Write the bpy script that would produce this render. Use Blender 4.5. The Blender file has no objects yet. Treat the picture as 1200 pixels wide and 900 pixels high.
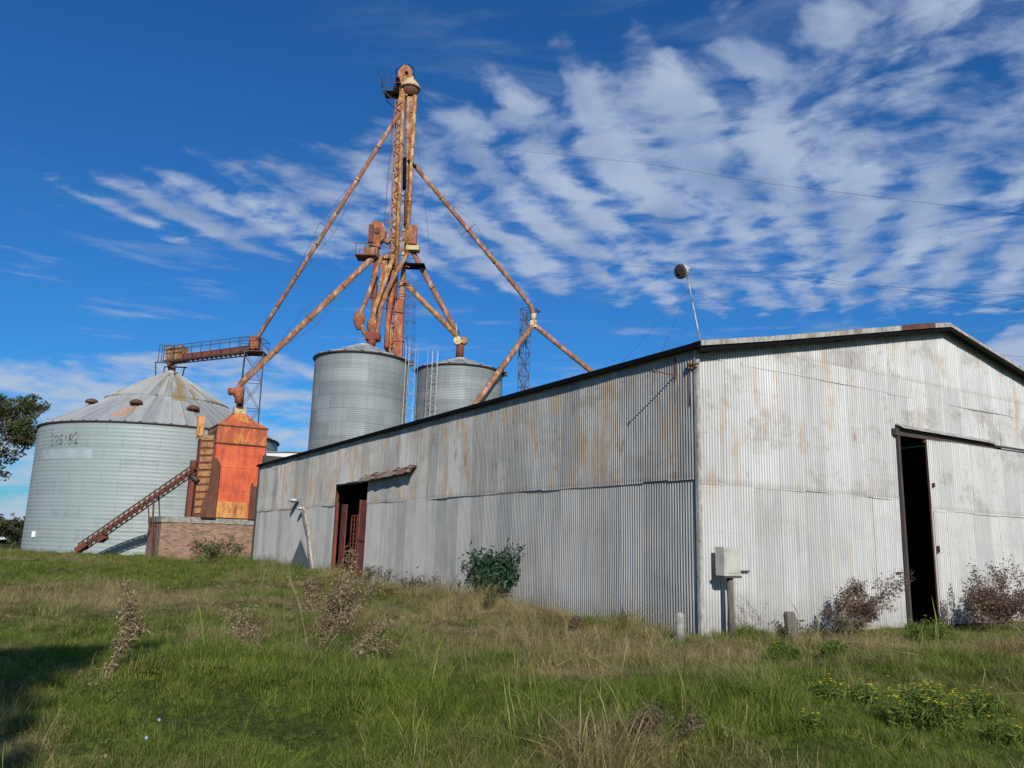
import bpy, bmesh, math, random
import numpy as np
from mathutils import Vector, Matrix
R = math.radians
rnd = random.Random(7)
nr = np.random.default_rng(11)
scn = bpy.context.scene
col = scn.collection

# ------------------------------------------------------------------ camera
EYE, F_PX, PITCH, ROLL = 1.6, 933.0, R(11.34), R(1.624)
Fv = Vector((0, math.cos(PITCH), math.sin(PITCH)))
U0 = Vector((0, -math.sin(PITCH), math.cos(PITCH)))
Rv = math.cos(ROLL) * Vector((1, 0, 0)) + math.sin(ROLL) * U0
Uv = math.cos(ROLL) * U0 - math.sin(ROLL) * Vector((1, 0, 0))
CAM = Vector((0, 0, EYE))
cd = bpy.data.cameras.new('camera')
cd.sensor_width = 36; cd.lens = 36 * F_PX / 1200; cd.clip_end = 8000; cd.clip_start = 0.1
cam = bpy.data.objects.new('camera', cd); col.objects.link(cam)
m = Matrix((Rv, Uv, -Fv)).transposed().to_4x4(); m.translation = CAM
cam.matrix_world = m
scn.camera = cam
scn.render.resolution_x = 1024; scn.render.resolution_y = 768

def ray(x, y): return Fv * F_PX + Rv * (x - 600) - Uv * (y - 450)
def at(x, y, Y):
    d = ray(x, y); return CAM + d * (Y / d.y)
def gnd(x, y, z=0.0):
    d = ray(x, y); return CAM + d * ((z - EYE) / d.z)

# ------------------------------------------------------------------ world, sun, exposure
SUN = Vector((0.150, -0.885, 0.470)).normalized()
world = bpy.data.worlds.new('World'); scn.world = world; world.use_nodes = True
wt = world.node_tree; wt.nodes.clear()
class S:                                   # tiny node-math wrapper
    tree = None
    def __init__(s, sock): s.k = sock
    @staticmethod
    def op(o, *a):
        n = S.tree.nodes.new('ShaderNodeMath'); n.operation = o
        for i, v in enumerate(a):
            if isinstance(v, S): S.tree.links.new(v.k, n.inputs[i])
            else: n.inputs[i].default_value = v
        return S(n.outputs[0])
    def __add__(s, o): return S.op('ADD', s, o)
    __radd__ = __add__
    def __sub__(s, o): return S.op('SUBTRACT', s, o)
    def __rsub__(s, o): return S.op('SUBTRACT', o, s)
    def __mul__(s, o): return S.op('MULTIPLY', s, o)
    __rmul__ = __mul__
    def __truediv__(s, o): return S.op('DIVIDE', s, o)
    def sin(s): return S.op('SINE', s)
    def floor(s): return S.op('FLOOR', s)
    def frac(s): return S.op('FRACT', s)
    def abs(s): return S.op('ABSOLUTE', s)
    def max(s, o): return S.op('MAXIMUM', s, o)
    def min(s, o): return S.op('MINIMUM', s, o)
    def pow(s, o): return S.op('POWER', s, o)
def smooth(x, a, b, lo=0.0, hi=1.0):
    n = S.tree.nodes.new('ShaderNodeMapRange'); n.interpolation_type = 'SMOOTHSTEP'
    S.tree.links.new(x.k, n.inputs[0])
    for i, v in ((1, a), (2, b), (3, lo), (4, hi)):
        if isinstance(v, S): S.tree.links.new(v.k, n.inputs[i])
        else: n.inputs[i].default_value = v
    return S(n.outputs[0])
def vec(x, y, z=0.0):
    n = S.tree.nodes.new('ShaderNodeCombineXYZ')
    for i, v in enumerate((x, y, z)):
        if isinstance(v, S): S.tree.links.new(v.k, n.inputs[i])
        else: n.inputs[i].default_value = v
    return n.outputs[0]
def noise(v, scale=1.0, detail=4.0, rough=0.5, dist=0.0):
    n = S.tree.nodes.new('ShaderNodeTexNoise')
    n.inputs['Scale'].default_value = scale; n.inputs['Detail'].default_value = detail
    n.inputs['Roughness'].default_value = rough; n.inputs['Distortion'].default_value = dist
    if v is not None: S.tree.links.new(v, n.inputs['Vector'])
    return S(n.outputs[0])
def white(v):
    n = S.tree.nodes.new('ShaderNodeTexWhiteNoise'); n.noise_dimensions = '3D'
    S.tree.links.new(v, n.inputs['Vector']); return S(n.outputs['Value'])
def curve(x, lo, hi, pts, vmax=50.0):        # piecewise curve value(x), points (x, value)
    n = S.tree.nodes.new('ShaderNodeFloatCurve'); c = n.mapping.curves[0]
    pp = [((a - lo) / (hi - lo), b / vmax) for a, b in pts]
    while len(c.points) < len(pp): c.points.new(0.5, 0.5)
    for p, q in zip(c.points, pp): p.location = q; p.handle_type = 'AUTO'
    n.mapping.update()
    S.tree.links.new(((x - lo) * (1.0 / (hi - lo))).k, n.inputs['Value'])
    return S(n.outputs[0]) * vmax
def mixc(f, a, b, mode='MIX'):
    n = S.tree.nodes.new('ShaderNodeMix'); n.data_type = 'RGBA'; n.blend_type = mode
    if isinstance(f, S): S.tree.links.new(f.k, n.inputs[0])
    else: n.inputs[0].default_value = f
    for i, v in ((6, a), (7, b)):
        if isinstance(v, (tuple, list)): n.inputs[i].default_value = (*v, 1.0)
        elif isinstance(v, S): S.tree.links.new(v.k, n.inputs[i])
        else: S.tree.links.new(v, n.inputs[i])
    return n.outputs[2]

S.tree = wt
sky = wt.nodes.new('ShaderNodeTexSky'); sky.sky_type = 'NISHITA'; sky.sun_disc = False
sky.sun_elevation = math.asin(SUN.z); sky.sun_rotation = math.atan2(SUN.x, SUN.y)
sky.altitude = 100; sky.air_density = 1.15; sky.dust_density = 0.25; sky.ozone_density = 3.0
tc = wt.nodes.new('ShaderNodeTexCoord'); sp = wt.nodes.new('ShaderNodeSeparateXYZ')
wt.links.new(tc.outputs['Generated'], sp.inputs[0])
dx, dy, dz = (S(sp.outputs[i]) for i in range(3))
DEG = 57.29578
az = S.op('ARCTAN2', dx, dy) * DEG
el = S.op('ARCSINE', dz.min(1.0).max(-1.0)) * DEG
zz = dz.max(0.03)
u, v = dx / zz, dy / zz
A = R(23)
w = u * math.cos(A) - v * math.sin(A)          # across the billow rows
t = u * math.sin(A) + v * math.cos(A)          # along them
warp = noise(vec(u, v), 0.8, 3) - 0.5
warp2 = noise(vec(u, v, 7.0), 2.6, 3) - 0.5
wd = w + warp * 0.34 + warp2 * 0.14
td = t + warp2 * 0.20
fine = noise(vec(wd * 8.0, td * 8.5, 2.0), 1.0, 9, 0.60, 0.1)
puff = noise(vec(wd * 8.0, td * 8.0, 5.0), 1.0, 3, 0.45)
big = noise(vec(w * 1.5, t * 1.1, 12.0), 1.0, 3)
rip = (wd * 35.0).sin() * 0.5 + 0.5
ripk = smooth(noise(vec(u, v, 21.0), 1.3, 2), 0.38, 0.62, 0.25, 1.0)
lowe = curve(az, -45, 45, [(-45, 19), (-35, 19.3), (-28, 18.8), (-20, 17.8), (-10, 17.6), (0, 16.5), (10, 15.5), (24, 14.2), (45, 12.5)])
upe = curve(az, -45, 45, [(-45, 20), (-36, 22.5), (-29, 26.0), (-22, 28.5), (-14, 31), (-7, 35), (5, 37), (20, 39), (45, 46)])
edge = smooth(el, lowe - 1.0, lowe + 2.8) * (1.0 - smooth(el, upe - 7.0, upe + 2.0))
leftfade = smooth(az, -33.0, -2.0, 0.25, 1.0)
dens = fine * 0.76 + puff * 0.54 + rip * ripk * 0.25 + big * 0.26 - 0.055
c1 = smooth(dens - (1.0 - edge) * 0.62 - (1.0 - leftfade) * 0.00, 0.58, 0.96)
wisp = noise(vec(u * 1.2 + v * 0.25, v * 3.2, 3.0), 1.0, 7, 0.62, 0.6)
c1b = smooth(wisp, 0.50, 0.78) * smooth(az, -20.0, 6.0, 0.0, 1.0) * smooth(el, 14.0, 26.0) * 0.42
lowc = noise(vec(az * 0.085, el * 0.30, 1.0), 1.0, 7, 0.58, 0.3)
lm = (1.0 - smooth(az, -14.0, -7.0)).max(smooth(az, 28.0, 33.0))
le = curve(az, -45, 45, [(-45, 11), (-33, 11.8), (-25, 13.2), (-18, 14.2), (-10, 11.5), (25, 10), (34, 16), (45, 18)])
lowc2 = noise(vec(az * 0.22, el * 0.75, 17.0), 1.0, 7, 0.6, 0.2)
c2 = smooth(lowc * 0.55 + lowc2 * 0.55 - smooth(el, le - 2.0, le + .5) * 0.6, 0.44, 0.66) * (lm * 0.92 + 0.08)
c3 = smooth(noise(vec(az * 0.10, el * 0.9, 4.0), 1.0, 6, 0.6), 0.52, 0.74) * 0.45
cov = (c1 * 0.88).max(c2 * 0.85).max(c1b).max(c3 * smooth(el, 24.0, 15.0)).min(1.0) * smooth(el, -1.0, 1.0)
skyc = mixc(1.0, sky.outputs[0], (0.20, 0.66, 1.18), 'MULTIPLY')
shade = smooth(noise(vec(w * 4.0 + 0.15, t * 2.2, 5.0), 1.0, 4), 0.30, 0.70)
cc = mixc(shade, (2.9, 4.0, 6.3), (5.5, 6.5, 8.4))
cc = mixc(smooth(el, 18.0, 8.0), cc, (5.6, 6.5, 8.0))
skyf = mixc(cov, skyc, cc)
bg = wt.nodes.new('ShaderNodeBackground'); bg.inputs[1].default_value = 0.085
wt.links.new(skyf, bg.inputs[0])
wo = wt.nodes.new('ShaderNodeOutputWorld'); wt.links.new(bg.outputs[0], wo.inputs[0])

sd = bpy.data.lights.new('sun', 'SUN'); sd.energy = 4.5; sd.angle = R(0.5); sd.color = (1.0, 0.93, 0.82)
sd.color = (1.0, 0.95, 0.875)
so = bpy.data.objects.new('sun', sd); col.objects.link(so)
so.rotation_euler = SUN.to_track_quat('Z', 'Y').to_euler(); so.location = (20, -40, 40)
scn.view_settings.view_transform = 'Standard'; scn.view_settings.look = 'None'
scn.view_settings.exposure = 0.0; scn.view_settings.gamma = 1.0
scn.render.engine = 'CYCLES'

# ------------------------------------------------------------------ materials
def mat(name, builder, rough=0.8, metal=0.0, bump=None):
    m_ = bpy.data.materials.new(name); m_.use_nodes = True
    nt = m_.node_tree; S.tree = nt
    b = nt.nodes['Principled BSDF']
    b.inputs['Roughness'].default_value = rough; b.inputs['Metallic'].default_value = metal
    r_ = builder(nt, b)
    if isinstance(r_, (tuple, list)): b.inputs['Base Color'].default_value = (*r_, 1)
    elif r_ is not None: nt.links.new(r_, b.inputs['Base Color'])
    return m_
def coords(nt, kind='Object'):
    n = nt.nodes.new('ShaderNodeTexCoord'); return n.outputs[kind]
def pos(nt): return nt.nodes.new('ShaderNodeNewGeometry').outputs['Position']
def sep(nt, v_):
    n = nt.nodes.new('ShaderNodeSeparateXYZ'); nt.links.new(v_, n.inputs[0]); return [S(o) for o in n.outputs]
def add_bump(nt, b, h, strength=0.3, dist=0.02):
    n = nt.nodes.new('ShaderNodeBump'); n.inputs['Strength'].default_value = strength; n.inputs['Distance'].default_value = dist
    nt.links.new(h.k, n.inputs['Height']); nt.links.new(n.outputs[0], b.inputs['Normal'])

def galv(base, dark, rust_amt, sheet_w=0.76, row_h=2.87, warm=(0.36, 0.29, 0.20), seed=0.0, metal=0.25, tone=0.2, low=0.35, cool=None, valley=0.62):
    def f(nt, b):
        x, y, _ = sep(nt, coords(nt, 'UV'))
        upper = smooth(y, row_h - .12, row_h + .02, low, 1.0)
        sid = white(vec((x / sheet_w).floor(), (y / row_h).floor(), seed))
        streak = noise(vec(x * 7.0, y * 0.45, seed), 1.0, 6, 0.6)
        streak2 = noise(vec(x * 20.0, y * 0.8, seed + 3), 1.0, 4, 0.6)
        blot = noise(vec(x * 0.9, y * 0.7, seed + 5), 1.0, 6, 0.62)
        grime = noise(vec(x * 9.0, y * 9.0, seed + 8), 1.0, 4, 0.65)
        k = smooth(streak * 0.50 + streak2 * 0.25 + blot * 0.25 + (sid - 0.5) * tone, 0.30, 0.68)
        c = mixc(k, dark, base)
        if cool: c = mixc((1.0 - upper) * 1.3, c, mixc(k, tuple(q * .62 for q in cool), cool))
        patch = smooth(noise(vec(x * 0.8, y * 1.1, seed + 40), 1.0, 7, 0.7), 0.50, 0.62) * smooth(streak2, 0.30, 0.58) * upper
        c = mixc(patch * 0.62, c, (0.25, 0.225, 0.185))
        nail = smooth(((y / 0.96).frac() - 0.5).abs(), 0.485, 0.498) * smooth(noise(vec(x * 6.0, (y / 0.96).floor(), seed), 1.0, 3), 0.45, 0.6)
        c = mixc(nail * 0.30, c, (0.18, 0.14, 0.10))
        drip = smooth(noise(vec(x * 4.0, y * 0.22, seed + 60), 1.0, 6, 0.7), 0.58, 0.70) * smooth(streak2, 0.25, 0.6)
        c = mixc(drip * 0.5, c, (0.22, 0.20, 0.17))
        c = mixc(smooth((x * (6.2831853 / 0.076) + 1.5708).sin() * -0.5 + 0.5, 0.35, 1.0, 0.0, valley) * smooth(streak, 0.3, 0.6, 0.45, 1.0), c, (0.13, 0.12, 0.105))  # rib valleys darkened: rib shading painted in along with dirt
        c = mixc(smooth(grime * 0.5 + streak2 * 0.5, 0.50, 0.70, 0.0, 0.35), c, tuple(q * 0.62 for q in base))
        rn = noise(vec(x * 1.6, y * 0.42, seed + 12), 1.0, 7, 0.66)
        rr = smooth(rn + (sid - 0.5) * 0.10, 0.69 - rust_amt, 0.80 - rust_amt)
        c = mixc(rr * 0.78 * upper * smooth(streak2, 0.28, 0.55), c, warm)
        r2 = smooth(noise(vec(x * 2.6, y * 0.9, seed + 20), 1.0, 7, 0.7), 0.76 - rust_amt, 0.84 - rust_amt)
        c = mixc(r2 * 0.55 * upper, c, (0.22, 0.12, 0.06))
        # grime collecting just above each lap and splash dirt at the foot
        lap = smooth((y / row_h).frac(), 0.0, 0.05, 1.0, 0.0) * noise(vec(x * 5, 0.0), 1.0, 3)
        c = mixc(lap * 0.5, c, (0.16, 0.13, 0.10))
        foot = smooth(y, 0.0, 0.75, 1.0, 0.0) * smooth(streak2 + grime * 0.5, 0.45, 0.95)
        c = mixc(foot * 0.5, c, (0.14, 0.13, 0.10))
        b.inputs['Specular IOR Level'].default_value = 0.35
        nt.links.new(smooth(blot, 0.3, 0.7, 0.42, 0.68).k, b.inputs['Roughness'])
        return c
    return f
M = {}
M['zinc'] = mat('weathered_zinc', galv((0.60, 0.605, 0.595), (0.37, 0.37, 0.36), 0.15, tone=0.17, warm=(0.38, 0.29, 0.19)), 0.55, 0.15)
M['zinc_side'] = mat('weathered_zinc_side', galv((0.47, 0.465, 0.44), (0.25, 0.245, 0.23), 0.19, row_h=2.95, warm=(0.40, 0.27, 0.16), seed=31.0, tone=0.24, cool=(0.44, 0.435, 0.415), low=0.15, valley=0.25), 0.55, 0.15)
M['zinc_door'] = mat('zinc_door', galv((0.58, 0.575, 0.555), (0.38, 0.38, 0.375), 0.02, seed=57.0, tone=0.16, row_h=2.68), 0.5, 0.15)
M['zinc_roof'] = mat('zinc_roof', galv((0.55, 0.54, 0.51), (0.35, 0.34, 0.32), 0.05, seed=77.0), 0.6, 0.1)
def silo_mat(base, dark, row, sheet, seed, rowamp=0.5):
    def f(nt, b):
        x, y, _ = sep(nt, coords(nt, 'UV'))
        sh = (y / row).floor()
        sid = white(vec((x / sheet + sh * 0.5).floor(), sh, seed))
        band = noise(vec(x * 0.05, y * 3.1, seed), 1.0, 3, 0.6)
        streak = noise(vec(x * 2.6, y * 0.16, seed), 1.0, 6, 0.66)
        blot = noise(vec(x * 0.35, y * 0.35, seed + 4), 1.0, 5, 0.6)
        k = smooth(band * 0.45 * rowamp * 2 + streak * 0.4 + blot * 0.3 + (sid - 0.5) * 0.22, 0.32, 0.78)
        c = mixc(k, dark, base)
        seamv = smooth(((x / sheet + sh * 0.5).frac() - 0.5).abs(), 0.490, 0.497)
        seamh = smooth(((y / row).frac() - 0.5).abs(), 0.475, 0.495)
        c = mixc((seamv.max(seamh)) * 0.45, c, tuple(q * 0.5 for q in dark))
        b.inputs['Specular IOR Level'].default_value = 0.4
        return c
    return f
M['silo_big'] = mat('silo_zinc', silo_mat((0.30, 0.345, 0.34), (0.185, 0.22, 0.22), 0.87, 2.6, 3.0, 0.9), 0.60, 0.12)
M['silo_small'] = mat('silo_zinc_grey', silo_mat((0.31, 0.335, 0.335), (0.185, 0.205, 0.205), 0.9, 2.5, 9.0, 0.4), 0.6, 0.12)
def roof_mat(rusty):
    def f(nt, b):
        x, y, _ = sep(nt, coords(nt, 'UV'))    # x = panel index, y = 0 (eave) .. 1 (apex)
        pid = white(vec(x.floor(), (y * 2.0).floor(), 2.0))
        n_ = noise(vec(x * 1.7, y * 5.0, 1.0), 1.0, 6, 0.65)
        c = mixc(smooth(n_ + (pid - 0.5) * 0.5, 0.3, 0.7), (0.30, 0.31, 0.30), (0.43, 0.44, 0.41))
        if rusty:
            p2 = white(vec(x.floor(), (y * 9.0).floor(), 6.0))
            rr = smooth(p2 * 0.5 + n_ * 0.6 + smooth(y, 0.40, 0.55, 0.0, 0.14) + smooth((x - 48.0).abs(), 3.0, 0.0, 0.0, 0.22), 0.84, 0.94)
            c = mixc(rr * 0.85, c, mixc(n_, (0.40, 0.33, 0.16), (0.26, 0.13, 0.07)))
        return c
    return f
M['silo_roof'] = mat('silo_roof_sheets', roof_mat(True), 0.5, 0.15)
M['silo_roof_clean'] = mat('silo_roof_pale', roof_mat(False), 0.5, 0.1)
def rusty(paint, rust, amt=0.5, scale=1.6, third=None):
    def f(nt, b):
        ox, oy, oz = sep(nt, coords(nt, 'Object')); p = vec(ox, oy, oz * 0.45)
        n1 = noise(p, scale, 8, 0.72, 0.2); n2 = noise(p, scale * 5, 5, 0.6)
        c = mixc(smooth(n2, 0.35, 0.7), paint, tuple(q * 0.62 for q in paint))
        if third: c = mixc(smooth(noise(p, scale * 0.7, 5), 0.48, 0.6), c, third)
        c = mixc(smooth(n1 + n2 * 0.3, 0.70 - amt * 0.3, 0.90 - amt * 0.3) * 0.85, c, rust)
        c = mixc(smooth(n2 * n1, 0.30, 0.42) * 0.6, c, tuple(q * 0.4 for q in rust))
        add_bump(nt, b, n2, 0.25, 0.01)
        return c
    return f
M['leg_yellow'] = mat('faded_yellow_paint_with_rust', rusty((0.58, 0.29, 0.09), (0.21, 0.07, 0.03), 0.60, 3.4, (0.66, 0.44, 0.21)), 0.8)
M['leg_orange'] = mat('faded_orange_paint_with_rust', rusty((0.54, 0.17, 0.07), (0.20, 0.06, 0.03), 0.60, 2.2, (0.50, 0.26, 0.13)), 0.8)
M['spout'] = mat('pinkish_rust_tube', rusty((0.42, 0.20, 0.11), (0.18, 0.07, 0.04), 0.60, 2.8, (0.50, 0.33, 0.22)), 0.8)
M['dryer'] = mat('orange_dryer_paint', rusty((0.66, 0.115, 0.04), (0.44, 0.075, 0.035), 0.35, 0.55, (0.70, 0.15, 0.05)), 0.7)
M['dryer_top'] = mat('orange_dryer_paint_worn', rusty((0.68, 0.26, 0.07), (0.33, 0.07, 0.03), 0.65, 1.3, (0.62, 0.16, 0.05)), 0.75)
M['dryer_foot'] = mat('ochre_paint', rusty((0.66, 0.30, 0.08), (0.40, 0.14, 0.05), 0.3, 1.0), 0.75)
M['cream'] = mat('cream_paint', rusty((0.62, 0.50, 0.27), (0.30, 0.14, 0.06), 0.25, 2.0), 0.7)
M['rust'] = mat('brown_rust', rusty((0.17, 0.065, 0.035), (0.085, 0.035, 0.022), 0.5, 3.0), 0.85)
M['rust_red'] = mat('red_oxide', rusty((0.22, 0.055, 0.03), (0.10, 0.03, 0.02), 0.4, 2.5), 0.8)
M['dark_steel'] = mat('dark_steel', rusty((0.06, 0.055, 0.055), (0.10, 0.05, 0.03), 0.4, 3.0), 0.7)
M['black'] = mat('black_paint_and_shade', lambda nt, b: (b.inputs['Specular IOR Level'].__setattr__('default_value', 0.05), (0.008, 0.008, 0.009))[1], 0.9)
M['scrawl'] = mat('faded_black_lettering', lambda nt, b: mixc(smooth(noise(coords(nt), 3.0, 6, 0.7), 0.42, 0.58), (0.06, 0.06, 0.065), (0.26, 0.29, 0.30)), 0.7)
M['pale_patch'] = mat('pale_zinc_sheet', lambda nt, b: mixc(smooth(noise(coords(nt), 1.2, 5), 0.3, 0.7), (0.34, 0.39, 0.385), (0.42, 0.47, 0.46)), 0.5, 0.2)
M['steel'] = mat('galvanised_steel', lambda nt, b: mixc(smooth(noise(coords(nt), 6, 5), 0.35, 0.65), (0.30, 0.31, 0.32), (0.50, 0.51, 0.52)), 0.5, 0.3)
M['flash'] = mat('pale_flashing', rusty((0.43, 0.42, 0.385), (0.24, 0.20, 0.15), 0.35, 2.4), 0.7)
M['wood'] = mat('grey_timber', lambda nt, b: mixc(smooth(noise(vec(*[q * k for q, k in zip(sep(nt, coords(nt)), (22.0, 22.0, 1.6))]), 1.0, 6, 0.65), 0.32, 0.68), (0.055, 0.045, 0.035), (0.19, 0.165, 0.135)), 0.9)
M['concrete'] = mat('weathered_concrete', lambda nt, b: mixc(smooth(noise(coords(nt), 5.0, 8, 0.7), 0.35, 0.68), (0.17, 0.16, 0.14), (0.36, 0.35, 0.31)), 0.9)
M['box'] = mat('cream_grey_plastic', lambda nt, b: mixc(smooth(noise(coords(nt), 4.0, 6, 0.65), 0.35, 0.75), (0.50, 0.49, 0.415), (0.33, 0.325, 0.28)), 0.6)
M['white'] = mat('white_render', lambda nt, b: mixc(smooth(noise(coords(nt), 0.8, 5), 0.3, 0.7), (0.62, 0.62, 0.60), (0.74, 0.74, 0.72)), 0.8)
M['interior'] = mat('added_light_block_dark', lambda nt, b: (0.05, 0.045, 0.04), 0.9)
def brickf(nt, b):
    uv = coords(nt, 'UV')
    n = nt.nodes.new('ShaderNodeTexBrick'); nt.links.new(uv, n.inputs['Vector'])
    n.inputs['Scale'].default_value = 1.0; n.inputs['Brick Width'].default_value = 0.32; n.inputs['Row Height'].default_value = 0.12
    n.inputs['Mortar Size'].default_value = 0.014; n.inputs['Mortar Smooth'].default_value = 0.3; n.inputs['Bias'].default_value = 0.1
    n.inputs['Color1'].default_value = (0.42, 0.22, 0.13, 1); n.inputs['Color2'].default_value = (0.15, 0.085, 0.06, 1); n.inputs['Mortar'].default_value = (0.27, 0.22, 0.17, 1)
    x, y, _ = sep(nt, uv)
    c = mixc(smooth(noise(vec(x * 1.1, y * 2.6), 1.0, 7, 0.7), 0.45, 0.65) * 0.7, n.outputs[0], (0.33, 0.24, 0.16))
    c = mixc(smooth(noise(vec(x * 1.6, y * 0.8, 4.0), 1.0, 6, 0.7), 0.55, 0.72) * 0.7, c, (0.10, 0.08, 0.06))
    add_bump(nt, b, S(n.outputs['Fac']) * -1.0, 0.6, 0.02)
    return c
M['brick'] = mat('old_brickwork', brickf, 0.9)
def leafmat(name, c1, c2, c3=None, tr=0.25):
    def f(nt, b):
        g = nt.nodes.new('ShaderNodeNewGeometry'); rr = S(g.outputs['Random Per Island'])
        c = mixc(rr, c1, c2)
        if c3: c = mixc(smooth(rr, 0.80, 0.86), c, c3)
        b.inputs['Specular IOR Level'].default_value = 0.25
        tb = nt.nodes.new('ShaderNodeBsdfTranslucent'); nt.links.new(c, tb.inputs[0])
        mx = nt.nodes.new('ShaderNodeMixShader'); mx.inputs[0].default_value = tr
        nt.links.new(b.outputs[0], mx.inputs[1]); nt.links.new(tb.outputs[0], mx.inputs[2])
        nt.links.new(mx.outputs[0], nt.nodes['Material Output'].inputs[0])
        return c
    return mat(name, f, 0.6)
M['leaf_dark'] = leafmat('dark_leaves', (0.020, 0.045, 0.012), (0.055, 0.095, 0.030), (0.09, 0.12, 0.05))
M['leaf_olive'] = leafmat('olive_leaves', (0.040, 0.055, 0.018), (0.10, 0.12, 0.045), (0.13, 0.10, 0.05))
M['leaf_shrub'] = leafmat('blue_green_leaves', (0.018, 0.050, 0.022), (0.050, 0.105, 0.055), (0.09, 0.14, 0.10))
M['leaf_fresh'] = leafmat('fresh_leaves', (0.075, 0.12, 0.018), (0.16, 0.21, 0.04))
M['dry_head'] = leafmat('dry_seed_heads', (0.16, 0.115, 0.065), (0.34, 0.26, 0.15), (0.08, 0.055, 0.04), 0.1)
M['dry_red'] = leafmat('red_brown_seed_heads', (0.10, 0.065, 0.045), (0.20, 0.14, 0.095), (0.05, 0.035, 0.025), 0.1)
M['dry_stem'] = leafmat('dry_stalks', (0.24, 0.18, 0.11), (0.40, 0.32, 0.20), None, 0.1)
M['red_stem'] = leafmat('brown_stalks', (0.12, 0.07, 0.05), (0.22, 0.15, 0.10), None, 0.05)
M['petal'] = leafmat('yellow_petals', (0.72, 0.52, 0.02), (0.80, 0.64, 0.04), None, 0.2)
M['petal_blue'] = leafmat('blue_petals', (0.30, 0.36, 0.75), (0.40, 0.46, 0.80), None, 0.2)
M['bark'] = mat('bark', lambda nt, b: mixc(smooth(noise(coords(nt), 6, 6, 0.65), 0.35, 0.65), (0.06, 0.045, 0.035), (0.17, 0.14, 0.11)), 0.9)

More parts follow.
